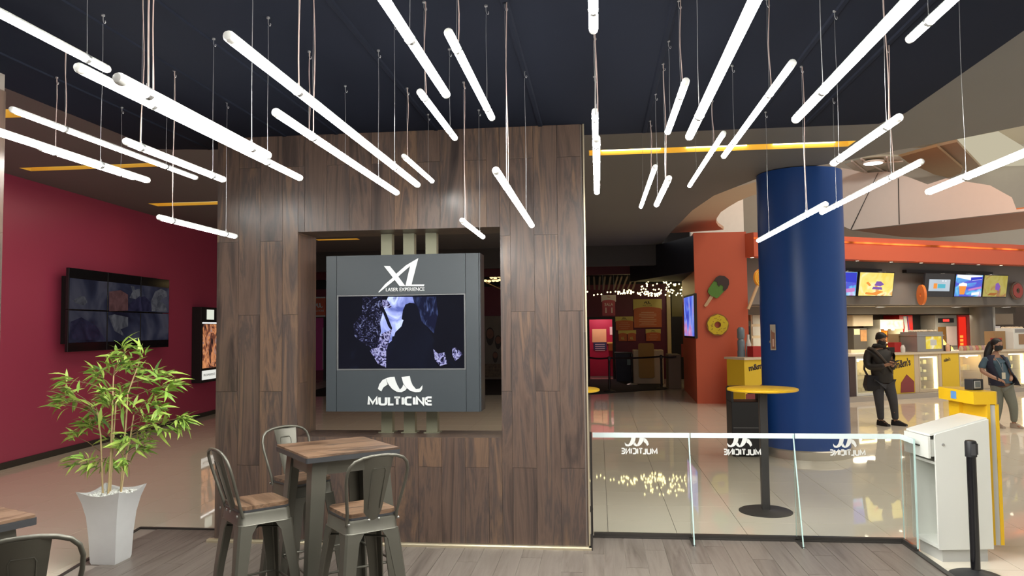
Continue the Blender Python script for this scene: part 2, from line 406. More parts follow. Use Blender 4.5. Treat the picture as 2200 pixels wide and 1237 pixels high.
for x0, x1, y0, y1, st in slots:
    t = thing('slot_light', 'x', 'ceiling light', (x0, y0, 4.0), 0, 'yellow slot lights recessed in the taupe ceiling')
    w, d = x1-x0, y1-y0
    MB().box(0, w, 0, 0.006, 0, 0.22).box(0, w, d-0.006, d, 0, 0.22).box(0, 0.006, 0, d, 0, 0.22).box(w-0.006, w, 0, d, 0, 0.22).build('slot_side', slot_paint, t)
    MB().box(0.006, w-0.006, 0.006, d-0.006, 0.21, 0.22).build('diffuser', EM('slot_glow', (1.0, 0.64, 0.19), 1.15), t)
    n = max(1, int(w/1.0))
    for k in range(n):
        MB().box(w*(k+0.15)/n, w*(k+0.85)/n, d-0.034, d-0.008, 0.05, 0.19).build('lamp_strip', EM('slot_lamp', (1.0, 0.82, 0.42), 5.0 if st > 2 else 0.9), t)
    t['label'] = {(-7.55, 9.17): 'yellow slot light above the crimson wall, nearer than its neighbour by the partition', (-0.08, 9.36): 'long brightly lit yellow slot in ceiling left of blue column',
                  (-7.57, 12.10): 'short yellow ceiling slot ending at the left edge of wood partition', (-6.75, 17.65): 'yellow ceiling slot seen through partition opening, top left',
                  (-7.6, 6.72): 'yellow ceiling slot at left edge beside the navy ceiling', (-3.6, 15.0): 'dim yellow ceiling slot hidden behind partition screen cabinet'}[(x0, y0)]

# ------------------------------------------------------------------ wood tiled partition with the opening
YF, YB = 6.256, 6.671; XL_, XR_, ZT = -3.262, -0.102, 3.5
OX0, OX1, OZ0, OZ1 = -2.536, -0.797, 0.932, 2.665
pf = thing('wood_partition', 'dark wood-tiled partition wall with a large rectangular opening', 'partition', (0, 0, 0))
core_m = M('partition_core', (0.21, 0.18, 0.155), 0.7)
MB().box(XL_+.012, OX0-.012, YF, YB, 0.05, ZT).box(OX1+.012, XR_-.012, YF, YB, 0.05, ZT).box(OX0-.012, OX1+.012, YF, YB, OZ1+.012, ZT).box(OX0-.012, OX1+.012, YF, YB, 0.05, OZ0-.012).build('core', core_m, pf)
pcache = {}
def wall_plank(w, h, d, name='plank'):
    k = (round(w, 3), round(h, 3), d)
    if k not in pcache:
        m = MB()
        if d == 'f': m.box(0.0012, w-0.0012, -0.012, 0, 0.0012, h-0.0012)
        elif d == 'x': m.box(0, 0.012, 0.001, w-0.001, 0.001, h-0.001)
        elif d == 'z': m.box(0.001, w-0.001, 0.001, h-0.001, 0, 0.012)
        pcache[k] = m.mesh('plank', wood_wall)
    return pcache[k]
CW = 0.1963
for k in range(17):
    a = XL_+k*CW; b = min(a+CW, XR_)
    if b-a < 0.02: continue
    zs = [0.075, 1.31, 2.59, 3.5] if k % 2 == 0 else [0.075, 0.69, 1.96, 3.23, 3.5]
    for z0, z1 in zip(zs, zs[1:]):
        recs = [(a, b, z0, z1)]
        if b > OX0 and a < OX1 and z1 > OZ0 and z0 < OZ1:
            recs = []
            if a < OX0: recs.append((a, OX0, z0, z1))
            if b > OX1: recs.append((OX1, b, z0, z1))
            la, lb = max(a, OX0), min(b, OX1)
            if z0 < OZ0: recs.append((la, lb, z0, OZ0))
            if z1 > OZ1: recs.append((la, lb, OZ1, z1))
        for r in recs:
            if r[1]-r[0] > 0.01 and r[3]-r[2] > 0.01:
                inst(wall_plank(r[1]-r[0], r[3]-r[2], 'f'), 'plank', pf, (r[0], YF, r[2]))
for (xx, lbl) in ((OX0-0.012, 0), (OX1, 1), (XL_, 2), (XR_-0.012, 3)):
    zr = (OZ0, OZ1) if lbl < 2 else (0.075, ZT)
    for y0, y1, j in ((YF, YF+0.2, 0.35), (YF+0.2, YB, 0.7)):
        z = zr[0]
        while z < zr[1]-0.01:
            z1 = min(zr[1], z+(1.27*j if z == zr[0] else 1.27))
            inst(wall_plank(y1-y0, z1-z, 'x'), 'plank', pf, (xx, y0, z)); z = z1
for zz in (OZ0-0.012, OZ1):
    for y0, y1, j in ((YF-0.01, YF+0.2, 0.5), (YF+0.2, YB, 0.9)):
        x = OX0
        while x < OX1-0.01:
            x1 = min(OX1, x+(1.27*j if x == OX0 else 1.27))
            inst(wall_plank(x1-x, y1-y0, 'z'), 'plank', pf, (x, y0, zz)); x = x1
MB().prism([(YF-0.055, 0.0506), (YF-0.055, 0.066), (YF-0.045, 0.075), (YF, 0.075), (YF, 0.0506)], 'x', XL_-0.05, XR_+0.02).build('base_trim', brass, pf)
MB().box(XR_, XR_+0.03, YF-0.05, 6.60, 0.0506, 0.075).build('side_trim', dark_trim, pf)
MB().box(XR_, XR_+0.012, YF-0.012, YF+0.004, 0.075, ZT).build('corner_trim', brass, pf)

# left pillar faced with the same tiles
pl = thing('wood_pillar', 'dark wood-tiled pillar cut by the left edge of the photo', 'pillar', (-4.6, 3.97, 0))
MB().box(0.012, 0.808, 0.012, 0.5, 0.0, 3.9).build('core', core_m, pl)
for k in range(4):
    for z0, z1 in ((0.0, 0.85), (0.85, 2.12), (2.12, 3.39)) if k % 2 else ((0.0, 1.49), (1.49, 2.76), (2.76, 3.39)):
        inst(wall_plank(0.205, z1-z0, 'f'), 'plank', pl, (k*0.205, 0.012, z0))
for y0 in (0.0, 0.25):
    for z0, z1 in ((0.0, 1.2), (1.2, 2.47), (2.47, 3.39)):
        inst(wall_plank(0.25, z1-z0, 'x'), 'plank', pl, (0.808, y0, z0))

# ------------------------------------------------------------------ far walls, entrance zone
dark_carpet = M('dark_carpet', (0.018, 0.016, 0.016), 0.95, var=0.2, scale=60)
tag(MB().prism([(-8.4, 20.3), (-0.2, 20.9), (1.9, 22.5), (1.9, 26.8), (-8.8, 26.8)], 'z', 0.001, 0.012).build('entrance_carpet', dark_carpet), 'dark charcoal carpet on the floor of the cinema entrance', 'carpet')
black_wall = M('black_wall_paint', (0.012, 0.012, 0.016), 0.6)
wb = struct('wall_back', MB().box(-13.2, -0.36, 27, 27.2, 0, 3.3).box(0.54, 2.55, 27, 27.2, 0, 3.3).box(-0.36, 0.54, 27, 27.2, 2.12, 3.3), burg_wall)
struct('wall_back_upper', MB().box(-13.2, 4, 27, 27.2, 3.3, 5.2), black_wall)
struct('ceiling', MB().box(-13.2, 2.6, 20.76, 27, 3.62, 3.7), black_wall)
struct('trim_2', MB().box(-13.2, 1.7, 20.6, 20.75, 3.45, 4.02), M('grey_soffit_band', (0.045, 0.043, 0.042), 0.6))
struct('trim_3', MB().box(-13.2, 1.5, 22.6, 22.8, 3.36, 3.62), M('dark_red_band', (0.09, 0.012, 0.02), 0.6))
struct('wall_left_far', MB().box(-13.3, -13.1, 14, 27.2, 0, 4.0), burg_wall)
# pink room behind the open doorway
pink = M('crimson_room_paint', (0.42, 0.02, 0.075), 0.5)
struct('wall_pink_room', MB().box(-0.8, 1.0, 28.6, 28.7, 0, 2.6).box(-0.9, -0.8, 27.2, 28.7, 0, 2.6).box(1.0, 1.1, 27.2, 28.7, 0, 2.6).box(-0.9, 1.1, 27.2, 28.7, 2.6, 2.7), pink)
d1 = sempty('door_1', (0.09, 26.95, 0))
MB().box(-0.50, -0.40, 0, 0.1, 0, 2.17).box(0.40, 0.50, 0, 0.1, 0, 2.17).box(-0.40, 0.40, 0, 0.1, 2.08, 2.17).build('door_frame', black_m, d1)
MB().box(-0.62, -0.52, -0.75, -0.02, 0.02, 2.1).build('door_leaf', black_m, d1)
MB().box(-0.515, -0.50, -0.60, -0.57, 0.9, 1.15).build('handle', steel, d1)
point('pink_room_lamp', (0.1, 27.7, 2.4), 28, (1, 0.8, 0.75))
# wall piece lit olive and black door with round window at the right of the entrance
struct('wall_lit_olive', MB().box(2.5, 3.3, 27.0, 27.2, 0, 3.3), M('olive_lit_wall', (0.20, 0.175, 0.045), 0.5))  # yellow glow of the string lights is part of this wall colour
struct('trim_4', MB().box(2.37, 2.5, 26.85, 27.0, 0, 3.0), M('yellow_lit_edge', (0.75, 0.62, 0.30), 0.5))  # column edge, the yellow light on it is put into the colour
d2 = sempty('door_2', (3.0, 26.85, 0))
MB().box(-0.48, 0.5, 0, 0.06, 0, 2.15).build('door_leaf', black_m, d2)
MB().prism(arc(0.17, 1.45, 0.26, 0, 2*PI, 23)[:-1], 'y', -0.01, 0.0).build('round_window', M('dim_window', (0.12, 0.11, 0.05), 0.2), d2)
MB().box(-0.17, 0.08, -0.012, 0, 0.75, 1.2).build('notice', M('dull_red_notice', (0.35, 0.06, 0.04), 0.5), d2)
# navy bulkhead hanging between the taupe ceiling and the orange pillar
struct('wall_navy', MB().prism([(0.95, 22.4), (1.35, 21.2), (2.30, 18.5), (2.45, 18.6), (2.45, 22.6)], 'z', 3.12, 3.98), M('navy_bulkhead', (0.011, 0.014, 0.024), 0.55))
# magenta doorway seen through the partition opening
d3 = sempty('door_3', (-10.0, 26.93, 0))
MB().box(-0.45, 0.05, 0, 0.06, 0.35, 2.25).build('door_leaf', M('magenta_door', (0.45, 0.03, 0.22), 0.4), d3)
MB().box(0.05, 0.12, -0.02, 0.06, 0.0, 2.35).build('door_frame', black_m, d3)
MB().box(0.03, 0.045, -0.03, 0.0, 0.4, 1.9).build('pull_handle', steel, d3)

# orange pillar and blue column
struct('wall_orange', MB().prism([(2.285, 18.42), (3.50, 18.42), (3.50, 22.5), (2.43, 22.5)], 'z', 0, 4.03), orange_p)
bc = MB().lathe([(0.58, 0.12), (0.58, 3.99)], 64, (2.905, 11.31, 0)); struct('trim_5', bc, blue_p, True)
struct('trim_6', MB().lathe([(0.60, 0.0), (0.60, 0.11), (0.585, 0.125)], 64, (2.905, 11.31, 0)), M('column_base_metal', (0.55, 0.5, 0.42), 0.3, 0.6), True)

# ------------------------------------------------------------------ atrium beyond
atr_cream = M('atrium_cream', (0.70, 0.62, 0.50), 0.6, var=0.03, scale=0.3)
struct('wall_far', MB().box(1.5, 32, 33.5, 33.8, 0, 11), M('atrium_wall', (0.62, 0.58, 0.50), 0.6, var=0.03))
struct('wall_far_white', MB().box(2.9, 4.5, 24.0, 24.3, 4.0, 8.0), M('atrium_white', (0.75, 0.74, 0.66), 0.6))
struct('wall_far_grey', MB().box(4.5, 5.7, 25.0, 25.3, 4.0, 8.0), M('atrium_grey', (0.26, 0.25, 0.20), 0.6))
struct('ceiling', MB().prism([(1.0, 8.0), (32, 2.0), (32, 33.6), (1.0, 33.6)], 'z', 9.2, 9.4), atr_cream)
RING = [(2.905, 13.515), (2.501, 14.226), (2.165, 15.304), (1.916, 16.346), (1.819, 17.233), (1.812, 18.398), (1.798, 20.475), (1.983, 20.946), (2.598, 20.771), (3.126, 20.586), (3.316, 20.434), (3.049, 19.623), (2.895, 18.923), (2.802, 18.204), (2.749, 17.27), (2.79, 16.567), (2.863, 15.812), (2.985, 15.238), (3.168, 14.766)]
struct('trim_7', MB().prism(RING, 'z', 4.34, 4.42), M('cream_curved_soffit', (0.66, 0.54, 0.42), 0.6, var=0.03))
# hanging angular balcony: pale face, copper underside with the orange strip light put into its colour
SOF = [(9.101, 28.503), (12.859, 24.538), (13.346, 23.992), (16.082, 28.967), (15.347, 29.341), (14.386, 30.827), (13.171, 31.81), (11.861, 31.224)]
copper = M('orange_lit_copper', (0.72, 0.26, 0.10), 0.3, 0.1, var=0.1)
struct('trim_8', MB().prism(SOF, 'z', 5.2, 5.3), copper)
FJ = [(9.101, 28.503, 5.2), (8.899, 28.717, 5.368), (8.877, 28.74, 7.522), (9.551, 28.025, 7.166), (10.027, 27.518, 7.097), (10.521, 26.994, 6.782), (10.951, 26.537, 6.429), (11.346, 26.117, 6.537), (12.233, 25.174, 6.104), (12.638, 24.745, 5.639), (12.714, 24.664, 5.252), (13.348, 23.99, 5.255), (13.345, 23.993, 5.173)]
def face_prism(pts, thick=0.25):
    m = MB(); n = len(pts); off = Vector((pts[1][0]-pts[0][0], pts[1][1]-pts[0][1], 0)); off = Vector((0.35, 0.94, 0))*thick
    a = [m.bm.verts.new(p) for p in pts]; b = [m.bm.verts.new(Vector(p)+off) for p in pts]
    m.bm.faces.new(a); m.bm.faces.new(b[::-1])
    for i in range(n): m.bm.faces.new((a[i], b[i], b[(i+1) % n], a[(i+1) % n]))
    return m
struct('wall_balcony', face_prism(FJ), M('balcony_panel', (0.78, 0.735, 0.69), 0.5, var=0.02))
struct('trim_9', face_prism([(9.094, 28.481, 5.197), (9.817, 27.712, 7.094), (9.806, 27.724, 7.097), (9.07, 28.506, 5.218)], 0.02).faces([(10.276, 27.224, 6.787), (10.298, 27.201, 6.782), (10.28, 27.221, 5.2), (10.258, 27.244, 5.204)], [(0,1,2,3)]), dark_trim)
struct('ceiling', MB().prism([(10.715, 29.596), (11.081, 29.024), (11.711, 27.525), (14.384, 31.638), (14.752, 32.621), (14.752, 33.701), (14.493, 33.355), (13.801, 32.749), (11.748, 30.09)], 'z', 7.9, 8.0), M('brown_soffit', (0.55, 0.37, 0.2), 0.6))
struct('ceiling', MB().prism([(12.892, 28.69), (13.803, 27.698), (16.669, 31.152), (23.004, 43.191), (21.423, 41.458), (16.171, 33.862)], 'z', 8.3, 8.4), EM('pale_panel_glow', (0.80, 0.72, 0.52), 0.55))  # beige soffit panel, its glow added to brighten the atrium
struct('ceiling', MB().prism([(12.097, 28.432), (12.494, 27.803), (15.671, 32.815), (20.761, 40.176), (20.301, 40.785), (14.858, 32.681)], 'z', 8.1, 8.2), M('tan_soffit', (0.55, 0.42, 0.28), 0.6))
# round glazed opening with a lamp
gg = struct('window_1', MB().prism([(8.325, 26.502), (9.004, 27.694), (9.641, 28.291), (10.265, 28.395), (10.577, 27.954), (10.483, 26.855), (9.7, 25.593), (9.143, 25.435), (8.582, 25.686)], 'z', 7.2, 7.25), M('green_glazing', (0.36, 0.42, 0.36), 0.15))
for a, b in [[(8.377, 25.958), (9.657, 28.244)], [(8.566, 25.638), (10.299, 28.267)], [(9.303, 25.484), (10.416, 28.287)], [(10.084, 26.235), (8.968, 26.414)]]:
    MB().tube([(a[0], a[1], 7.18), (b[0], b[1], 7.18)], 0.035, 6).build('glazing_bar', grey_light, gg)
rl = thing('round_downlight', 'round white downlight in the glazed opening right of blue column', 'ceiling light', (*[(9.091, 26.087)][0], 7.1))
MB().lathe([(0.30, 0), (0.34, 0.02), (0.34, 0.06), (0.30, 0.06)], 24).build('rim', white_p, rl)
MB().lathe([(0.29, -0.006), (0.29, 0.03)], 24).build('lens', EM('round_lens', (1, 0.98, 0.92), 6), rl)
# ================================================================== SUSPENDED LED TUBES
TUBES = [(-2.157, 3.0, None, 3.14, [2.99]), (-1.725, 2.72, 2.34, 4.29, [2.78, 3.83]), (-1.345, 2.55, 1.99, 3.0, [2.14, 2.84]), (-1.073, 2.7, 2.1, 4.51, [2.64, 3.97]), (-0.643, 2.85, None, 3.25, [2.59]), (-0.551, 2.96, 2.81, 4.04, [3.0, 3.84]), (-0.858, 3.0, 3.64, 4.6, [3.75, 4.42]), (-1.292, 3.0, 5.0, 5.93, [5.11, 5.77]), (-1.282, 2.71, 2.91, 4.81, [3.33, 4.38]), (-1.697, 3.0, 4.23, 5.15, [4.34, 5.0]), (-0.448, 2.54, 3.38, 5.3, [3.81, 4.87]), (-0.882, 2.54, 4.93, 5.89, [5.04, 5.71]), (-2.671, 2.53, 4.38, 5.4, [4.54, 5.24]), (-2.158, 2.71, 3.26, 4.21, [3.39, 4.07]), (-3.035, 3.0, 3.62, 5.49, [4.03, 5.07]), (-2.566, 2.7, None, 4.11, [3.68]), (-3.498, 3.0, 4.41, 5.43, [4.56, 5.25]), (0.001, 3.0, None, 2.99, []), (0.002, 3.0, 4.11, 5.48, []), (0.006, 2.7, 3.5, 4.96, []), (0.437, 3.0, 3.66, 4.66, [3.91, 4.47]), (0.432, 2.7, None, 3.57, [3.2]), (0.447, 3.03, 5.77, 7.76, [6.23, 7.32]), (0.437, 2.715, 4.61, 5.65, [4.86, 5.5]), (0.846, 3.1, 5.11, 7.05, [5.61, 6.53]), (0.884, 3.0, 3.47, 5.39, [3.95, 4.96]), (1.333, 2.53, 4.6, 6.52, [5.04, 6.1]), (0.848, 2.7, None, 3.33, [2.92]), (1.296, 3.0, None, 3.27, []), (1.28, 2.7, 3.34, 4.28, [3.49, 4.16]), (1.747, 2.7, 4.29, 6.17, [4.72, 5.78]), (1.792, 2.54, None, 4.35, [3.91])]
TUBE_LABELS = [
 'LED tube cut by the left frame edge, in the top left corner', 'longer lower tube of the overlapping pair left of centre, reaching furthest right',
 'shorter upper tube of the overlapping bright pair at upper left', 'longest LED tube, crossing in front of the wood partition top left of the sign',
 'big LED tube cut by the top edge, above the sign cabinet', 'LED tube just right of the big one above the sign, near end visible',
 'short LED tube below the big tube cut by the top edge, above the sign', 'short thin LED tube in front of the partition, above the sign left of centre',
 'long LED tube parallel to and left below the longest tube', 'short LED tube hidden behind the long tube left of the sign',
 'low LED tube in front of the right side of the wood partition', 'small low LED tube in front of the top right of the partition opening',
 'low LED tube in front of the partition left edge, over the crimson wall', 'LED tube ending at the left edge of the partition, right of its longer parallel neighbour',
 'long LED tube over the crimson wall from the left pillar to near the partition', 'LED tube cut by the left edge, lying over the first yellow slot light',
 'short LED tube overlapping the lower left tube by the first yellow slot', 'LED tube cut by the top edge, pointing straight away right of the partition',
 'upper of two end-on LED tubes beside the right edge of the partition', 'lower of two end-on LED tubes beside the right edge of the partition',
 'short steep LED tube left of the big tube, right of the end-on ones', 'steep LED tube cut by the top edge, ending above the yellow slot right of partition',
 'left one of two small steep LED tubes below the bright yellow slot', 'right one of two small steep LED tubes below the bright yellow slot',
 'thin slanted LED tube crossing the bright yellow slot at its middle', 'slanted LED tube whose lower end reaches the bright yellow slot, left of blue column',
 'low slanted LED tube in front of the blue column', 'long LED tube cut by the top edge, above the blue column',
 'LED tube cut by the top edge near the right corner', 'LED tube right above the blue column, its top against the taupe ceiling',
 'LED tube from the blue column to the pale balcony', 'LED tube cut by the right frame edge, over the balcony']
def sway(x, y, z0, z1, amp, ph):
    return [(x+amp*math.sin(ph+7*t), y+amp*math.cos(ph*1.7+5*t), z0+(z1-z0)*t) for t in [i/8 for i in range(9)]]
for i, (x, z, y0, y1, hs) in enumerate(TUBES):
    if y0 is None: y0 = y1-1.9
    L = y1-y0
    hs = list(hs)
    if len(hs) == 0: hs = {18: [4.28, 5.05], 19: [3.65, 4.03]}.get(i, [y0+0.16, y1-0.20])
    elif len(hs) == 1: hs = [y0+0.2, hs[0]]
    t = thing('led_tube_lamp', TUBE_LABELS[i], 'pendant light', (x, y0, z), 0, 'white LED tubes hung from the navy ceiling')
    r = 0.0175
    # opal diffuser over the lower half, opaque housing on top
    ang = [math.radians(-192+204*q/14) for q in range(15)]
    MB().loft([[(r*math.cos(a), yy, r*math.sin(a)) for a in ang] for yy in (0.03, L-0.03)], caps=True).build('diffuser', led_tube, t, True)
    hp = [(r*1.03*math.cos(math.radians(a)), r*1.03*math.sin(math.radians(a))+.0006) for a in (10, 35, 62, 90, 118, 145, 170)]
    MB().prism(hp, 'y', 0.03, L-0.03).build('housing', led_cap, t, True)
    for a, s in ((0.03, -1), (L-0.03, 1)):
        MB().lathe([(r*1.04, 0), (r*1.04, 0.018), (r*0.75, 0.028), (r*0.3, 0.031)], 12).xf(Matrix.Translation((0, a, 0)) @ Matrix.Rotation(-PI/2*s, 4, 'X')).build('end_cap', led_cap, t, True)
    for k, h in enumerate(hs):
        top = 3.5 if h < 6.6 else 4.0
        hz = top-z
        MB().tube(sway(0, h-y0, r, hz-0.05, 0.0015, i+k), 0.0013, 5).build('wire', wire_m, t)
        MB().lathe([(r*1.12, -0.012), (r*1.12, 0.012)], 12, caps=False).xf(Matrix.Translation((0, h-y0, 0)) @ Matrix.Rotation(PI/2, 4, 'X')).lathe([(0.004, 0.012), (0.003, 0.03)], 8, (0, h-y0, 0)).build('clip', wire_m, t)
        MB().lathe([(0.009, 0), (0.009, -0.008)], 10, (0, h-y0, hz)).tube([(0, h-y0, hz-0.006), (0, h-y0, hz-0.03), (0.004, h-y0, hz-0.045), (0.01, h-y0, hz-0.05), (0.014, h-y0, hz-0.042), (0.012, h-y0, hz-0.034)], 0.0022, 6).build('ceiling_hook', wire_m, t)
        if k == 0:
            MB().tube(sway(0.006, h-y0-0.006, r*0.9, hz-0.004, 0.004, i*1.3), 0.0025, 6).build('power_cable', cable_m, t)

# ================================================================== SIGN CABINET IN THE OPENING
SY = 6.30
sg = thing('sign_cabinet', 'slate grey cinema sign with a display, hung in the partition opening', 'sign', (0, SY, 0))
SX0, SX1, SZ0, SZ1 = -2.302, -0.985, 1.138, 2.458
MB().box(SX0, SX1+0.012, 0.0, 0.22, SZ0, SZ1, 0.004).build('cabinet', sign_grey, sg)
DX0, DX1, DZ0, DZ1 = (-2.194, -1.11, 1.496, 2.109)
MB().box(DX0-.012, DX1+.012, -0.014, 0, SZ0+0.0, DZ0-0.014).box(DX0-.012, DX1+.012, -0.014, 0, DZ1+.012, SZ1-.002).box(SX0+.002, DX0-.016, -0.014, 0, SZ0, SZ1-.002).box(DX1+.016, SX1-.002, -0.014, 0, SZ0, SZ1-.002).build('front_panel', sign_grey, sg)
fr = MB().box(DX0-.012, DX1+.012, -0.016, -0.002, DZ0-.012, DZ0).box(DX0-.012, DX0, -0.016, -0.002, DZ0, DZ1).box(DX1, DX1+.012, -0.016, -0.002, DZ0, DZ1).box(DX0-.012, DX1+.012, -0.016, -0.002, DZ1, DZ1+.01)
fr.build('display_frame', M('frame_grey_metal', (0.16, 0.165, 0.17), 0.35, 0.5), sg)
dp = MB().box(DX0, DX1, -0.006, 0.0, DZ0, DZ1).build('display', SCREEN('night_forest_picture', [(0.0, (0.0, 0.0, 0.003)), (0.6, (0.001, 0.0015, 0.006)), (1.0, (0.01, 0.016, 0.04))], 3.0, 1.0), sg)
scr_glow = SCREEN('moonlit_glow_picture', [(0.3, (0.10, 0.13, 0.42)), (0.5, (0.36, 0.42, 0.85)), (0.65, (0.62, 0.72, 1.0)), (0.8, (0.08, 0.10, 0.32))], 7.0, 1.0, 1.2)
scr_rock = SCREEN('pale_stone_picture', [(0.42, (0.003, 0.003, 0.015)), (0.5, (0.16, 0.15, 0.36)), (0.6, (0.50, 0.50, 0.80)), (0.7, (0.04, 0.04, 0.12))], 22.0, 0.9, 2.0)
scr_leaf = SCREEN('rocky_bush_picture', [(0.5, (0.002, 0.002, 0.01)), (0.58, (0.03, 0.03, 0.09)), (0.68, (0.25, 0.28, 0.50)), (0.8, (0.01, 0.01, 0.03))], 26.0, 0.8, 2.2)
scr_fig = SCREEN('dark_figure_picture', [(0.0, (0.0, 0.0, 0.003)), (1.0, (0.003, 0.005, 0.016))], 3.0, 1.0)
scr_trees = SCREEN('dark_trees_picture', [(0.45, (0.004, 0.006, 0.03)), (0.6, (0.03, 0.045, 0.13)), (0.72, (0.12, 0.16, 0.36))], 12.0, 0.8, 2.0, stretch=(1, 1, 0.5))
def pic(name, pts, y, m): MB().prism(pts, 'y', y, -0.006).build(name, m, dp)
C7 = lambda *p: None
pic('picture_glow', [(-1.761, 2.101), (-1.45, 2.096), (-1.455, 1.883), (-1.499, 1.824), (-1.586, 1.79), (-1.726, 1.766), (-1.735, 1.689), (-1.823, 1.724), (-1.849, 1.913)], -0.0064, scr_glow)
pic('picture_trees', [(-1.55, 2.098), (-1.349, 2.096), (-1.333, 1.949), (-1.369, 1.788), (-1.42, 1.84), (-1.498, 1.909)], -0.0067, scr_trees)
pic('picture_rock', [(-1.814, 1.793), (-1.726, 1.826), (-1.762, 1.689), (-1.78, 1.506), (-1.85, 1.536), (-1.92, 1.648), (-1.885, 1.682)], -0.0068, scr_rock)
pic('picture_bush', [(-1.982, 2.1), (-1.813, 2.102), (-1.796, 2.015), (-1.831, 1.887), (-1.823, 1.81), (-1.858, 1.673), (-1.894, 1.665), (-1.947, 1.691), (-2.053, 1.769), (-2.062, 1.872), (-1.991, 1.958)], -0.0070, scr_leaf)
pic('picture_rock', [(-1.378, 1.661), (-1.335, 1.618), (-1.279, 1.63), (-1.258, 1.533), (-1.318, 1.516), (-1.361, 1.567)], -0.0070, scr_rock)
pic('picture_rock', [(-1.214, 1.668), (-1.179, 1.664), (-1.124, 1.617), (-1.154, 1.583), (-1.189, 1.558), (-1.214, 1.609)], -0.0070, scr_rock)
pic('picture_rock', [(-1.813, 2.076), (-1.769, 2.075), (-1.73, 2.014), (-1.77, 2.002), (-1.778, 2.028), (-1.805, 1.99)], -0.0072, scr_rock)
pic('picture_trunk', [(-1.815, 2.041), (-1.778, 1.964), (-1.726, 1.834), (-1.735, 1.819), (-1.761, 1.852), (-1.814, 1.99)], -0.0074, scr_fig)
pic('picture_branch', [(-1.38, 2.091), (-1.371, 2.086), (-1.476, 1.964), (-1.485, 1.968)], -0.0074, scr_trees)
pic('picture_figure', [(-1.78, 1.503), (-1.779, 1.638), (-1.761, 1.706), (-1.718, 1.74), (-1.7, 1.8), (-1.647, 1.851), (-1.629, 1.902), (-1.645, 1.911), (-1.633, 1.987), (-1.611, 2.034), (-1.576, 2.048), (-1.537, 2.044), (-1.511, 2.016), (-1.489, 1.951), (-1.477, 1.891), (-1.429, 1.848), (-1.395, 1.788), (-1.378, 1.686), (-1.361, 1.567), (-1.344, 1.501)], -0.0080, scr_fig)
# raised letters
lx = lambda: None
xl = thing('sign_lettering_xl', 'x', 'x'); bpy.data.objects.remove(xl)
lg = MB().prism([(-1.794, 2.363), (-1.743, 2.361), (-1.683, 2.288), (-1.609, 2.188), (-1.658, 2.189)], 'y', -0.022, -0.0145)
lg.prism([(-1.842, 2.141), (-1.781, 2.209), (-1.72, 2.259), (-1.687, 2.293), (-1.604, 2.362), (-1.499, 2.421), (-1.552, 2.371), (-1.67, 2.27), (-1.704, 2.238), (-1.764, 2.192), (-1.834, 2.139)], 'y', -0.0226, -0.0145)
lg.prism([(-1.497, 2.421), (-1.556, 2.201), (-1.446, 2.2), (-1.45, 2.185), (-1.608, 2.188), (-1.565, 2.363)], 'y', -0.022, -0.0145)
lg.build('logo_letters', letter_w, sg)
A0, A1 = [(-1.778, 2.146), (-1.445, 2.176)]
text('small_lettering', 'LASER EXPERIENCE', letter_w, sg, A0[0], A1[0], A0[1], A1[1], -0.0145, bold=0.012, depth=0.004)
WAVE = [[(-1.777, 1.416), (-1.807, 1.402), (-1.834, 1.368), (-1.847, 1.328), (-1.819, 1.307), (-1.802, 1.339), (-1.764, 1.365), (-1.773, 1.392)],
        [(-1.774, 1.417), (-1.742, 1.427), (-1.705, 1.429), (-1.697, 1.396), (-1.681, 1.358), (-1.659, 1.322), (-1.685, 1.304), (-1.725, 1.328), (-1.753, 1.362), (-1.768, 1.388)],
        [(-1.657, 1.322), (-1.636, 1.345), (-1.629, 1.364), (-1.6, 1.33), (-1.616, 1.313), (-1.646, 1.3), (-1.683, 1.303)],
        [(-1.644, 1.427), (-1.574, 1.434), (-1.566, 1.395), (-1.55, 1.357), (-1.525, 1.328), (-1.492, 1.301), (-1.525, 1.3), (-1.568, 1.311), (-1.604, 1.339), (-1.629, 1.374)],
        [(-1.519, 1.325), (-1.49, 1.33), (-1.466, 1.357), (-1.468, 1.328), (-1.481, 1.305), (-1.492, 1.303)]]
mb = MB()
for p in WAVE: mb.prism(p, 'y', -0.022, -0.0145)
mb.build('wave_emblem', letter_w, sg)
A0, A1 = [(-1.937, 1.19), (-1.378, 1.264)]
strokes('name_lettering', 'MULTICINE', letter_w, sg, A0[0], A1[0], A0[1], A1[1], -0.0145, 0.008)
for xa in [-1.888, -1.688, -1.489]:
    t = MB().box(xa, xa+0.098, 0.22, 0.30, OZ0, OZ1).build('post', olive_m, sg)
    MB().box(xa-0.02, xa+0.118, 0.20, 0.32, OZ0, OZ0+0.006).build('foot_plate', olive_m, t)

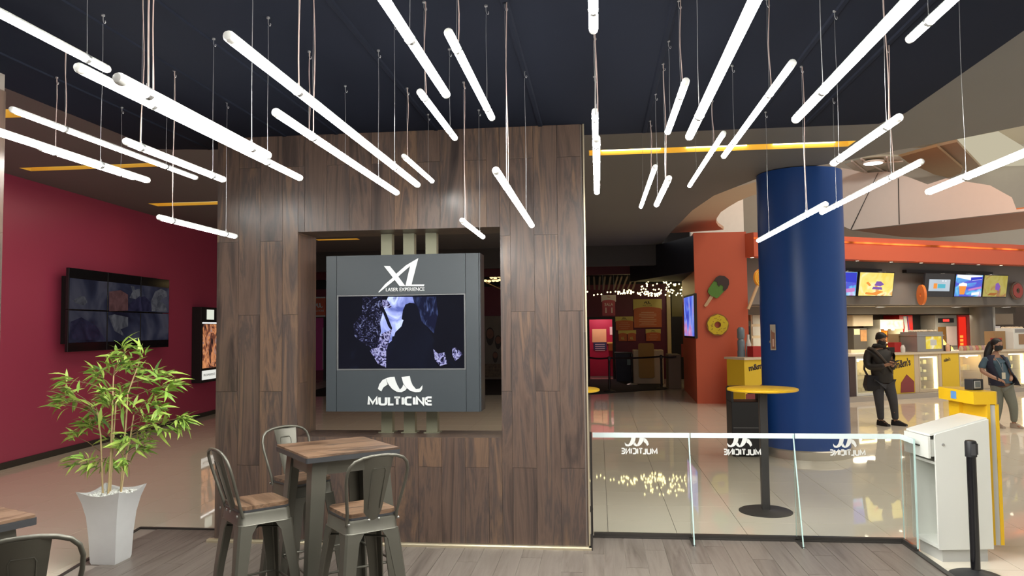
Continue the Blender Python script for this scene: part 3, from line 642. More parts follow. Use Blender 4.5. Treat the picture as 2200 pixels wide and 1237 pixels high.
# ================================================================== TABLES AND STOOLS ON THE DECK
DZ = 0.0505
def bar_table(label, x, y, rz):
    t = thing('bar_table', label, 'table', (x, y, DZ), rz, 'square bar tables on the deck')
    h = 1.02; w = 0.305
    MB().prism(rrect(-w, w, -w, w, 0.012), 'z', h-0.012, h).build('tabletop', wood_table, t)
    MB().prism(rrect(-w-.004, w+.004, -w-.004, w+.004, 0.014), 'z', h-0.042, h-0.0125).build('rim', metal_dark, t)
    MB().box(-.24, .24, -.245, -.235, h-.13, h-.042).box(-.24, .24, .235, .245, h-.13, h-.042).box(-.245, -.235, -.24, .24, h-.13, h-.042).box(.235, .245, -.24, .24, h-.13, h-.042).build('apron', metal_gun, t)
    for sx in (-1, 1):
        for sy in (-1, 1):
            def ring(z, c, s): return [(sx*(c+dx), sy*(c+dy), z) for dx, dy in ((0, 0), (-s, 0), (-s, -0.012), (-0.012, -0.012), (-0.012, -s), (0, -s))]
            MB().loft([ring(0.0, 0.315, 0.065), ring(0.012, 0.314, 0.065), ring(h-.14, 0.258, 0.092), ring(h-.042, 0.25, 0.1)]).build('leg', metal_gun, t)
            MB().prism(rrect(-.035, .035, -.035, .035, .01), 'z', 0, 0.01).xf(Matrix.Translation((sx*.285, sy*.285, 0))).build('foot', rubber, t)
    for a, b in (((-.275, -.275), (.275, -.275)), ((.275, -.275), (.275, .275)), ((.275, .275), (-.275, .275)), ((-.275, .275), (-.275, -.275))):
        MB().tube([(a[0], a[1], 0.30), (b[0], b[1], 0.30)], 0.008, 8).build('stretcher', metal_gun, t, True)
    return t
def bar_stool(label, x, y, rz):
    """local +Y is the front, the backrest stands on the -Y side"""
    t = thing('bar_stool', label, 'bar stool', (x, y, DZ), rz, 'metal bar stools on the deck')
    h = 0.75; w = 0.152
    MB().prism(rrect(-w, w, -w, w, 0.045), 'z', h-0.022, h).build('seat', wood_table, t)
    MB().prism(rrect(-w-.003, w+.003, -w-.003, w+.003, 0.047), 'z', h-0.034, h-0.0225).build('seat_rim', metal_dark, t)
    ring = lambda a, z: [(p[0], p[1], z) for p in rrect(-a, a, -a, a, 0.04)]
    MB().loft([ring(.150, h-.035), ring(.156, h-.05), ring(.160, h-.105), ring(.164, h-.11), ring(.158, h-.112), ring(.15, h-.06)], caps=False).build('seat_frame', metal_gun, t, True)
    for sx in (-1, 1):
        for sy in (-1, 1):
            def lr(z, c, s): return [(sx*(c+dx), sy*(c+dy), z) for dx, dy in ((0, -.012), (-.012, 0), (-s, 0), (-s, -0.008), (-0.016, -0.010), (-0.010, -0.016), (-0.008, -s), (0, -s))]
            MB().loft([lr(0.0, 0.222, 0.052), lr(0.01, 0.221, 0.052), lr(0.35, 0.194, 0.066), lr(h-.16, 0.168, 0.082), lr(h-.108, 0.161, 0.11)]).build('leg', metal_gun, t)
            MB().prism(rrect(-.028, .028, -.028, .028, .01), 'z', 0, 0.012).xf(Matrix.Translation((sx*.196, sy*.196, 0))).build('foot', rubber, t)
    for a, b in (((-1, -1), (1, -1)), ((1, -1), (1, 1)), ((1, 1), (-1, 1)), ((-1, 1), (-1, -1))):
        z = 0.245; c = 0.196
        MB().tube([(a[0]*c, a[1]*c, z), (b[0]*c, b[1]*c, z)], 0.007, 8).build('footrest', metal_gun, t, True)
    MB().box(-.2, .2, -.012, .012, h-.16, h-.155).xf(Matrix.Rotation(PI/4, 4, 'Z')).build('cross_brace', metal_gun, t)
    MB().box(-.2, .2, -.012, .012, h-.166, h-.161).xf(Matrix.Rotation(-PI/4, 4, 'Z')).build('cross_brace', metal_gun, t)
    # back hoop, leaning back
    lean = lambda z: -0.155-0.30*(z-h)
    prof = [(-.150, h-.06), (-.152, h), (-.168, h+.09), (-.182, h+.18), (-.184, h+.235), (-.172, h+.275), (-.145, h+.302), (-.10, h+.318), (-.05, h+.325)]
    prof = prof+[(0, h+.327)]+[(-a, b) for a, b in prof[::-1]]
    MB().tube([(a, lean(z), z) for a, z in prof], 0.0095, 10).build('back_hoop', metal_gun, t, True)
    n = 6; rows = []
    for i in range(n+1):
        f = i/n; z = h-.055+f*(0.375); hw = 0.048+0.040*f
        rows.append((z, hw))
    mb = MB(); fr, bk = [], []
    for z, hw in rows:
        fr.append([mb.bm.verts.new((u*hw, lean(z)+0.006-0.018*(1-u*u), z)) for u in (-1, -.6, -.2, .2, .6, 1)])
        bk.append([mb.bm.verts.new((u*hw, lean(z)+0.003-0.018*(1-u*u), z)) for u in (-1, -.6, -.2, .2, .6, 1)])
    for g, rv in ((fr, 0), (bk, 1)):
        for i in range(n):
            for j in range(5): mb.bm.faces.new((g[i][j], g[i][j+1], g[i+1][j+1], g[i+1][j]))
    for i in range(n):
        mb.bm.faces.new((fr[i][0], bk[i][0], bk[i+1][0], fr[i+1][0])); mb.bm.faces.new((fr[i][5], bk[i][5], bk[i+1][5], fr[i+1][5]))
    for j in range(5): mb.bm.faces.new((fr[n][j], bk[n][j], bk[n][j+1], fr[n][j+1])); mb.bm.faces.new((fr[0][j], bk[0][j], bk[0][j+1], fr[0][j+1]))
    sp = mb.build('back_splat', metal_gun, t, True)
    for s in (1, -1):
        pp = [(-.034, h+.02), (-.042, h+.24), (-.034, h+.255), (.034, h+.255), (.042, h+.24), (.034, h+.02)]
        MB().tube([(a, lean(z)+0.0045-0.018*(1-(a/.08)**2)+s*0.002, z) for a, z in pp], 0.003, 6).build('embossed_rib', metal_gun, sp, True)
    for bx, bz in ((-.150, h-.05), (.150, h-.05), (-.03, h-.04), (.03, h-.04)):
        MB().sphere((bx, -0.172, bz), 0.008, 8, (1, .7, 1)).build('bolt', bolt_m, t, True)
    return t
bar_table('square bar table with weathered wood top in front of the partition, three stools around it', -1.71, 4.88, math.radians(40))
bar_stool('bar stool left of the square table, its hoop back turned to the left', -2.085, 4.51, math.radians(-45))
bar_stool('bar stool behind the square table with its back against the partition', -2.09, 5.24, math.radians(-128))
bar_stool('bar stool right of the square table, its backrest towards the camera', -1.385, 4.375, math.radians(41))
bar_table('square bar table cut by the left edge at lower left, corner showing', -2.754, 2.845, math.radians(66))
bar_stool('bar stool in the bottom left corner, cut off, only its backrest showing', -2.127, 2.65, math.radians(38))

# ================================================================== GLASS RAILING
GY = 6.625
LOGO_W = [[(-0.5909, 0.3136), (-0.6682, 0.2773), (-0.7386, 0.1864), (-0.7727, 0.0795), (-0.7, 0.0227), (-0.6545, 0.1091), (-0.5568, 0.1773), (-0.5795, 0.25)], [(-0.5841, 0.3182), (-0.5, 0.3455), (-0.4045, 0.35), (-0.3818, 0.2614), (-0.3409, 0.1591), (-0.2841, 0.0636), (-0.3523, 0.0159), (-0.4545, 0.0795), (-0.5273, 0.1705), (-0.5682, 0.2386)], [(-0.2773, 0.0636), (-0.2227, 0.125), (-0.2045, 0.1773), (-0.1295, 0.0841), (-0.1705, 0.0386), (-0.25, 0.0045), (-0.3455, 0.0136)], [(-0.2455, 0.3455), (-0.0636, 0.3636), (-0.0409, 0.2614), (0.0, 0.1591), (0.0682, 0.0795), (0.1545, 0.0091), (0.0682, 0.0045), (-0.0455, 0.0341), (-0.1409, 0.1091), (-0.2045, 0.2045)], [(0.0818, 0.0727), (0.1591, 0.0864), (0.2227, 0.1591), (0.2159, 0.0795), (0.1818, 0.0182), (0.1545, 0.0136)]]
gx = [-0.068, 0.755, 1.606, 2.452]
logos = [((0.174, 0.746), (0.482, 0.893)), ((1.025, 0.744), (1.333, 0.893)), ((1.882, 0.747), (2.166, 0.89))]
for k in range(3):
    a, b = gx[k]+0.004, gx[k+1]-0.004
    lab = ['glass railing panel next to the wood partition', 'middle glass railing panel, yellow round table behind it', 'glass railing panel in front of the blue column base'][k]
    t = thing('glass_panel', lab, 'railing', (0, GY, 0), 0, 'glass railing along the deck')
    MB().box(a, b, -.006, .006, 0.075, 0.885).build('pane', glass_m, t)
    MB().box(a, b, -.009, .009, 0.885, 0.925).build('top_cap', glass_cap, t)
    MB().box(a, b, -.02, .02, 0.0515, 0.085).build('base_channel', dark_trim, t)
    MB().box(b-.003, b+.001, -.0065, .0065, 0.085, 0.885).build('pane_edge', glass_edge, t)
    if k < 2:
        f = MB().prism([(-.012, 0.915), (-.012, 0.053), (-.235, 0.053)], 'x', b-.013, b-.003).build('glass_fin', glass_m, t)
        MB().prism([(-.012, 0.917), (-.010, 0.905), (-.233, 0.053), (-.241, 0.053)], 'x', b-.013, b-.003).build('fin_edge', glass_edge, f)
        MB().box(b-.022, b+.002, -.24, -.012, 0.0515, 0.062).build('fin_shoe', dark_trim, f)
    (x0, z0), (x1, z1) = logos[k]
    mb = MB(); s = (x1-x0)*0.66/1.0; mx = (x0+x1)/2-0.02
    kz = (z1-z0)*0.56/0.36
    for p in LOGO_W: mb.prism([(mx-(u+0.27)*s, z0+(z1-z0)*0.44+v*kz) for u, v in p], 'y', -0.0075, -0.0065)
    mb.build('wave_emblem', frost, t)
    strokes('name_print', 'MULTICINE', frost, t, x0, x1, z0, z0+(z1-z0)*0.36, -0.0065, 0.001, mirror=True)
t = thing('glass_panel', 'short angled glass railing panel at the right end beside the white lectern', 'railing', (2.445, GY, 0), 0, 'glass railing along the deck')
MB().box(-.006, .006, -.27, -.022, 0.0855, 0.885).build('pane', glass_m, t)
MB().box(-.009, .009, -.27, -.022, 0.885, 0.925).build('top_cap', glass_cap, t)
MB().box(-.02, .006, -.27, -.022, 0.0625, 0.085).build('base_channel', dark_trim, t)
MB().box(-.007, .007, -.276, -.27, 0.075, 0.925).build('pane_edge', glass_edge, t)
t = tag(MB().box(XR_+.014, XR_+.032, GY-.02, GY+.02, 0.0515, 0.93).build('railing_post', dark_trim), 'slim dark post where the glass railing meets the partition', 'post')
# ================================================================== RIGHT FOREGROUND: lectern, yellow counter, barrier post
lec = thing('lectern', 'white staff lectern with a drawer and open shelf at the deck edge', 'lectern', (2.56, 6.25, 0), math.radians(7))
MB().prism([(0, .10), (.42, .10), (.42, 1.085), (0.012, .975), (0, .965)], 'y', 0, .018).build('side_panel', lam_white, lec)
MB().prism([(0, .10), (.42, .10), (.42, 1.085), (0.012, .975), (0, .965)], 'y', .362, .38).build('side_panel', lam_white, lec)
MB().box(.402, .42, .018, .362, .10, 1.07).build('back_panel', lam_white, lec)
MB().box(.012, .402, .018, .362, .10, .125).build('bottom_panel', lam_white, lec)
MB().box(.02, .402, .018, .362, .735, .755).build('shelf', lam_white, lec)
MB().prism([(-.03, .958), (.0, .966), (.42, 1.077), (.42, 1.095), (0, .983), (-.03, .974)], 'y', .0185, .3615).build('top', lam_white, lec)
dr = MB().box(-.048, -.03, .012, .366, .79, .955).box(-.03, .35, .03, .35, .80, .93).build('drawer', lam_white, lec)
MB().box(-.056, -.048, .13, .25, .868, .878).build('handle', dark_trim, dr)
MB().lathe([(.011, 0), (.011, .006), (.006, .008)], 12).xf(Matrix.Translation((.06, 0, .895)) @ Matrix.Rotation(PI/2, 4, 'X')).build('lock', steel, lec)
MB().box(.04, .39, .03, .35, 0.0, .0995).build('plinth', grey_light, lec)
MB().prism([(.06, .997), (.30, 1.06), (.30, 1.0615), (.06, .9985)], 'y', .10, .30).build('taped_sheet', M('pale_paper', (0.80, 0.76, 0.62), 0.6), lec)
yc = thing('yellow_counter', 'yellow ticket counter with overhanging top joined behind the white lectern', 'counter', (2.56, 6.25, 0), math.radians(4))
MB().prism([(.33, .05), (.50, .05), (.52, .07), (.52, .58), (.36, .62), (.33, .58)], 'z', 1.195, 1.292).build('top_slab', yellow_p, yc)
MB().box(.43, .455, .055, .55, .12, 1.1945).box(.495, .52, .055, .55, .12, 1.1945).build('edge_panel', yellow_p, yc)
MB().box(.4555, .4945, .062, .55, .12, 1.19).build('inset_panel', grey_light, yc)
MB().box(.40, .4295, .40, .56, .0, 1.1945).build('neck', yellow_p, yc)
MB().box(.327, .3295, .30, .38, 1.215, 1.275).build('blue_sticker', M('blue_sticker_print', (0.12, 0.30, 0.62), 0.4), yc)
sc = thing('ticket_scanner', 'small black box with a grey screen standing on the yellow counter', 'scanner', (2.985, 6.52, 1.2945), math.radians(25))
MB().box(-.055, .055, -.035, .045, 0, .085, .004).build('housing', black_m, sc)
MB().box(-.042, .022, -.038, -.0355, .014, .072).build('bezel', grey_light, sc)
MB().box(-.036, .016, -.0395, -.0385, .02, .066).build('screen', M('grey_lcd', (0.16, 0.18, 0.18), 0.25), sc)
def barrier(label, x, y, z0=0.0, base_m=None, belt=None):
    t = thing('barrier_post', label, 'stanchion', (x, y, z0), 0, 'belt barrier posts')
    MB().lathe([(.175, 0), (.175, .012), (.15, .022), (.09, .04), (.045, .052), (.036, .056)], 32).build('base', base_m or M('barrier_base_black', (0.02, 0.02, 0.022), 0.45), t, True)
    MB().lathe([(.032, .056), (.032, .86)], 24).build('pole', black_gloss, t, True)
    MB().lathe([(.039, .86), (.039, .965), (.033, .975), (.02, .978)], 24).build('belt_head', black_m, t, True)
    MB().box(-.014, .014, -.044, -.037, .875, .955).box(.037, .044, -.014, .014, .875, .955).build('belt_clip', M('clip_grey', (0.06, 0.06, 0.065), 0.35), t)
    if belt:
        bx, by = belt[0]-x, belt[1]-y; L = math.hypot(bx, by); u = (bx/L, by/L)
        pts = [(u[0]*(.045+(L-.09)*i/8), u[1]*(.045+(L-.09)*i/8), .93-.02*math.sin(PI*i/8)) for i in range(9)]
        mb = MB()
        for a, b in zip(pts, pts[1:]):
            mb.faces([(a[0], a[1], a[2]-.025), (b[0], b[1], b[2]-.025), (b[0], b[1], b[2]+.025), (a[0], a[1], a[2]+.025)], [(0, 1, 2, 3)])
            mb.faces([(a[0]-u[1]*.004, a[1]+u[0]*.004, a[2]-.025), (b[0]-u[1]*.004, b[1]+u[0]*.004, b[2]-.025), (b[0]-u[1]*.004, b[1]+u[0]*.004, b[2]+.025), (a[0]-u[1]*.004, a[1]+u[0]*.004, a[2]+.025)], [(0, 1, 2, 3)])
        mb.build('belt', black_m, t)
    return t
barrier('black barrier post standing close in front of the white lectern, lower right', 2.672, 5.93, 0.0)

# ================================================================== HALL: round tables, waste bin
def round_table(label, x, y):
    t = thing('round_table', label, 'table', (x, y, 0), 0, 'yellow topped round bar tables')
    MB().lathe([(.32, 1.178), (.338, 1.184), (.340, 1.192), (.338, 1.202), (.33, 1.206)], 48).build('tabletop', yellow_p, t, True)
    MB().lathe([(.255, 0), (.255, .006), (.24, .014), (.05, .024), (.04, .03)], 48).build('base', M('table_base_black', (0.03, 0.028, 0.027), 0.5), t, True)
    MB().prism(rrect(-.038, .038, -.038, .038, .008), 'z', .026, 1.15).build('pole', M('table_pole_black', (0.035, 0.033, 0.033), 0.4), t)
    MB().box(-.14, .14, -.02, .02, 1.15, 1.178).box(-.02, .02, -.14, .14, 1.15, 1.1775).build('bracket', black_m, t)
round_table('round yellow bar table on a black pedestal in front of the blue column', 1.605, 7.83)
round_table('round yellow bar table mostly hidden behind the right edge of the partition', -.335, 7.80)
wb_ = thing('waste_bin', 'black waste bin with open hood beside the blue column', 'waste bin', (1.83, 11.0, 0))
MB().box(0, .44, 0, .44, 0.02, .76, .01).build('body', black_m, wb_)
MB().box(0, .03, 0, .44, .7605, .93).box(.41, .44, 0, .44, .7605, .93).build('hood_side', black_m, wb_)
MB().prism([(0, .93), (.44, .93), (.42, .955), (.02, .955)], 'y', 0, .44).build('lid', black_m, wb_)
MB().box(.02, .42, -.004, 0, .40, .405).build('door_seam', grey_p, wb_)
# notice board on the blue column
nb = thing('direction_board', 'small brown and beige notice board mounted on left side of blue column', 'sign', (2.40, 10.96, 0))
NBX = [(2.313, 1.834), (2.385, 1.479)]
w = NBX[1][0]-NBX[0][0]; z1 = NBX[0][1]; z0 = NBX[1][1]
MB().box(-.03, w-.03, -.02, -.005, z0, z1).build('board', M('beige_board', (0.42, 0.36, 0.28), 0.5), nb)
MB().prism([(-.02, z0+.02), (w-.04, z0+.02), (w-.04, z1-.12)]+[((w-.06)/2-.02+(w-.06)/2*math.cos(a), z1-.12+.05*math.sin(a)) for a in (0.5, 1.0, 1.57, 2.1, 2.6)]+[(-.02, z1-.12)], 'y', -.0225, -.0202).build('brown_panel', M('brown_print', (0.28, 0.11, 0.06), 0.5), nb)
MB().box(w*.5-.04, w*.5-.02, -.0235, -.0226, z0+.05, z1-.20).build('bottle_print', M('pale_print', (0.62, 0.42, 0.34), 0.5), nb)
MB().box(-.03, w+.02, -.004, .06, z0+.1, z0+.13).build('bracket', grey_p, nb)

# ================================================================== LEFT WALL: video wall, poster box
def on_red(label, name, cat, group=None):
    t = thing(name, label, cat, (RW_A[0], RW_A[1], 0), RW_R, group); return t
VW = [(0.913, 2.795), (3.984, 2.804), (3.963, 1.527), (0.863, 1.533)]
vx0, vx1, vz0, vz1 = VW[0][0], VW[1][0], VW[3][1], VW[1][1]
vw = on_red('large black six-panel video wall on the crimson wall', 'video_wall', 'video wall')
MB().box(vx0+.15, vx1-.15, -.16, -.001, vz0+.12, vz1-.12).build('mount', black_m, vw)
cols_v = [(0.36, (0.003, 0.003, 0.007)), (0.5, (0.010, 0.011, 0.02)), (0.62, (0.026, 0.026, 0.036)), (0.75, (0.02, 0.016, 0.022))]
vs = [SCREEN('film_scene_picture', cols_v, 1.1, 1.0, 0.6, 3, (1, 1, 1), k*1.7) for k in range(2)]
pw, ph = (vx1-vx0)/3, (vz1-vz0)/2
for i in range(3):
    for j in range(2):
        p = MB().box(vx0+i*pw+.004, vx0+(i+1)*pw-.004, -.21, -.161, vz0+j*ph+.004, vz0+(j+1)*ph-.004, .004).build('display', black_gloss, vw)
        MB().box(vx0+i*pw+.02, vx0+(i+1)*pw-.02, -.2125, -.2105, vz0+j*ph+(.14 if j == 0 else .012), vz0+(j+1)*ph-(.012 if j == 0 else .16)).build('picture', vs[0], p)
def blob(pts, y, m, par): MB().prism(pts, 'y', -.2150-y, -.2127-y).build('picture_shape', m, par)
grey_pic = SCREEN('grey_figure_picture', [(0.3, (0.014, 0.015, 0.02)), (0.7, (0.055, 0.055, 0.062))], 5, 0.9); dk_pic = SCREEN('dark_figure_picture', [(0.3, (0.004, 0.004, 0.01)), (0.7, (0.014, 0.013, 0.028))], 4, 0.9); rd_pic = SCREEN('dull_red_picture', [(0.3, (0.03, 0.014, 0.014)), (0.7, (0.06, 0.028, 0.028))], 4, 0.9)
blob([(1.981, 2.166), (1.972, 2.486), (2.304, 2.526), (2.538, 2.461), (2.546, 2.191)], .000, rd_pic, vw)
blob([(3.337, 2.195), (3.316, 2.385), (3.446, 2.554), (3.664, 2.62), (3.863, 2.574), (3.894, 2.49), (3.614, 2.395), (3.841, 2.318), (3.902, 2.201)], .0004, grey_pic, vw)
blob([(2.546, 2.183), (2.59, 2.308), (2.78, 2.405), (3.08, 2.457), (3.291, 2.357), (3.321, 2.194)], .0006, dk_pic, vw)
blob([(2.587, 2.411), (2.68, 2.519), (2.619, 2.619), (2.726, 2.612), (2.752, 2.548), (2.899, 2.582), (2.927, 2.464), (2.781, 2.392)], .0008, grey_pic, vw)
blob([(1.0, 2.304), (1.185, 2.38), (1.3, 2.385), (1.38, 2.294), (1.304, 2.245), (1.151, 2.252)], .0010, grey_pic, vw)
blob([(1.962, 2.093), (2.136, 2.12), (2.549, 2.076), (2.553, 1.922), (2.323, 1.871), (2.464, 1.744), (2.144, 1.847)], .0010, grey_pic, vw)
blob([(0.945, 1.718), (0.973, 1.988), (1.233, 2.059), (1.631, 1.921), (1.888, 1.703)], .0012, dk_pic, vw)
PB = [(5.378, 2.329), (6.126, 2.298), (6.089, 0.75), (5.37, 0.8)]
px0, px1, pz0, pz1 = PB[0][0], PB[1][0]+.05, PB[2][1], PB[0][1]
pb = on_red('black backlit film poster case on the crimson wall beside partition', 'poster_case', 'poster case')
MB().box(px0, px1, -.20, -.001, pz0, pz1, .006).build('case', black_m, pb)
w = px1-px0
MB().box(px0+.07, px1-.07, -.204, -.2005, pz0+.30, pz1-.36).build('poster', SCREEN('fiery_poster_picture', [(0.3, (0.02, 0.012, 0.012)), (0.45, (0.18, 0.06, 0.035)), (0.55, (0.65, 0.26, 0.10)), (0.62, (0.28, 0.13, 0.10)), (0.75, (0.25, 0.24, 0.26))], 3.2, 0.9, 2.0, 5, (1.5, 1, 1), 3.1), pb)
MB().box(px0+.05, px1-.05, -.2045, -.2005, pz1-.345, pz1-.32).build('light_strip', EM('case_lamp', (1, 0.96, 0.9), 2.2), pb)
MB().box(px0+.25, px1-.2, -.2045, -.2005, pz1-.26, pz1-.05).build('small_notice', EM('small_notice_lit', (0.75, 0.78, 0.66), 0.8), pb)
MB().box(px0+.05, px1-.05, -.2045, -.2005, pz0+.06, pz0+.25).build('caption_plate', EM('caption_lit', (0.86, 0.85, 0.78), 0.75), pb)
text('caption', 'PROXIMAMENTE', dark_trim, pb, px0+.12, px1-.12, pz0+.13, pz0+.18, -.205, depth=0.001)

# ================================================================== POTTED BAMBOO
pot = thing('potted_bamboo', 'artificial bamboo in a tall square grey planter on the deck corner', 'potted plant', (-3.80, 5.655, DZ), 0)
def sq(h, z, dip=0.0, n=6):
    pts = []
    for k in range(4):
        a = [(-h, -h), (h, -h), (h, h), (-h, h)][k]; b = [(h, -h), (h, h), (-h, h), (-h, -h)][k]
        for i in range(n):
            f = i/n; pts.append((a[0]+(b[0]-a[0])*f, a[1]+(b[1]-a[1])*f, z-dip*math.sin(PI*f)))
    return pts
PH = 0.565
MB().loft([sq(.098, 0), sq(.104, .02), sq(.112, .20), sq(.126, .36), sq(.148, .47), sq(.178, PH, .035), sq(.168, PH-.004, .035), sq(.140, .47), sq(.135, .45)], caps=True).build('planter', plant_pot_m, pot, True)
mb = MB(); rnd = random.Random(3)
mb.prism(rrect(-.14, .14, -.14, .14, .03), 'z', .46, .50)
for k in range(330):
    a, b = rnd.uniform(-.145, .145), rnd.uniform(-.145, .145)
    mb.ball((a, b, .50+rnd.uniform(0, .022)+.015*(1-max(abs(a), abs(b))/.145)), rnd.uniform(.009, .016), 1, (1, rnd.uniform(.7, 1), .7))
mb.build('pebbles', pebble_m, pot, kind='stuff')
def toW(px_list): return px_list
CANE = [[(-0.054, 0.505), (-0.06, 0.72), (-0.068, 0.97), (-0.092, 1.161)], [(-0.038, 0.51), (-0.034, 0.798), (-0.03, 1.066), (-0.032, 1.224)], [(-0.001, 0.517), (0.025, 0.815), (0.041, 1.034), (0.051, 1.286), (0.065, 1.445)], [(0.037, 0.514), (0.045, 0.799), (0.058, 1.034), (0.062, 1.286), (0.148, 1.538)], [(0.067, 0.533), (0.11, 0.753), (0.157, 0.972), (0.185, 1.129)]]
canes = []
for k, c in enumerate(CANE):
    yy = [-.03, .03, -.05, .05, 0][k]; top = [-.06, .08, -.10, .10, -.02][k]
    pts = [(x, yy+(top-yy)*i/(len(c)-1), z) for i, (x, z) in enumerate(c)]
    pts[0] = (pts[0][0], pts[0][1], .47)
    fine = []
    for a, b in zip(pts, pts[1:]):
        for i in range(6): fine.append(tuple(a[q]+(b[q]-a[q])*i/6 for q in range(3)))
    fine.append(pts[-1]); canes.append(fine)
    rr_ = [(.0075 if i % 5 else .0095)*(1-.4*i/len(fine)) for i in range(len(fine))]
    MB().tube(fine, rr_, 8).build('cane', cane_m, pot, True)
def leaf_mesh(L, W, bend, mat, nm='leaf'):
    m = MB(); rows = []
    for i in range(5):
        f = i/4; wd = W*[0.12, 0.85, 1.0, 0.62, 0.03][i]; x = L*f; z = -bend*f*f*L
        rows.append([m.bm.verts.new((x, -wd, z+wd*.25)), m.bm.verts.new((x, 0, z)), m.bm.verts.new((x, wd, z+wd*.25))])
    for a, b in zip(rows, rows[1:]):
        for j in range(2): m.bm.faces.new((a[j], a[j+1], b[j+1], b[j]))
    return m.mesh(nm, mat, True)
LM = [leaf_mesh(l, w, b, mt) for mt in leaf_ms for l, w, b in ((.125, .0125, .35), (.145, .013, .7), (.105, .011, .1))]
CL = [(0.197, 1.649), (0.155, 1.611), (-0.006, 1.595), (-0.039, 1.548), (0.072, 1.516), (0.131, 1.524), (-0.277, 1.47), (-0.225, 1.429), (-0.445, 1.236), (-0.368, 1.27), (-0.298, 1.232), (-0.223, 1.335), (0.217, 1.435), (0.319, 1.411), (0.462, 1.373), (0.537, 1.349), (0.101, 1.318), (-0.026, 1.319), (-0.103, 1.286), (-0.152, 1.216), (-0.203, 1.175), (0.002, 1.175), (0.305, 1.216), (0.219, 1.302), (0.489, 1.185), (0.606, 1.115), (0.557, 1.083), (0.458, 1.044), (0.34, 1.067), (0.241, 1.004), (0.174, 0.964), (-0.371, 1.024), (-0.269, 1.034), (-0.218, 1.081), (-0.395, 0.946), (-0.181, 0.915), (-0.17, 0.805), (-0.127, 0.766), (0.008, 0.815), (0.091, 0.878), (0.159, 0.879), (0.226, 0.864), (0.244, 0.8), (0.031, 1.429), (0.15, 1.397), (0.068, 1.24), (-0.071, 1.429), (0.404, 1.302), (-0.082, 1.097), (0.156, 1.067), (-0.059, 0.752)]
nleaf = 0; rest = []; twigs = MB()
for ci, (cx_, cz_) in enumerate(CL):
    cy_ = rnd.uniform(-.28, .28) if abs(cx_) < .35 else rnd.uniform(-.16, .16)
    c = Vector((cx_, cy_, cz_))
    best = min((Vector(p) for cn in canes for p in cn if p[2] > .75), key=lambda p: (p-c).length+abs(p.z+.12-c.z)*.5)
    mid = (best+c)/2+Vector((0, 0, .015))
    twigs.tube([tuple(best), tuple(mid), tuple(c)], [.0032, .0026, .0016], 5)
    out = (c-best); out = out.normalized() if out.length > .03 else Vector((0, 0, 1))
    for k in range(15):
        d = Vector((rnd.gauss(0, .62), rnd.gauss(0, .62), rnd.gauss(-.02, .5)))+out*.95
        d.normalize()
        p = c+Vector((rnd.uniform(-.035, .035), rnd.uniform(-.035, .035), rnd.uniform(-.035, .035)))-out*.02
        q = d.to_track_quat('X', 'Z').to_matrix().to_4x4()
        mat = Matrix.Translation(p) @ q @ Matrix.Rotation(rnd.uniform(-1.0, 1.0), 4, 'X') @ Matrix.Scale(rnd.uniform(.8, 1.15), 4)
        if nleaf < 300 and k < 6:
            o = inst(LM[rnd.choice((0, 1, 2, 0, 1, 2, 3, 4, 5, 6))], 'leaf', pot); o.matrix_local = mat; nleaf += 1
        else: rest.append(mat)
twigs.build('twigs', twig_m, pot)
for gi in range(2):
    mb = MB()
    for mat in rest[gi::2]:
        rows = []
        for i in range(5):
            f = i/4; L, W, bd = .125, .012, .4
            wd = W*[0.12, 0.85, 1.0, 0.62, 0.03][i]; z = -bd*f*f*L
            rows.append([mb.bm.verts.new(mat @ Vector(v)) for v in ((L*f, -wd, z+wd*.25), (L*f, 0, z), (L*f, wd, z+wd*.25))])
        for a, b in zip(rows, rows[1:]):
            for j in range(2): mb.bm.faces.new((a[j], a[j+1], b[j+1], b[j]))
    mb.build('small_leaves', leaf_ms[gi], pot, True, kind='stuff')
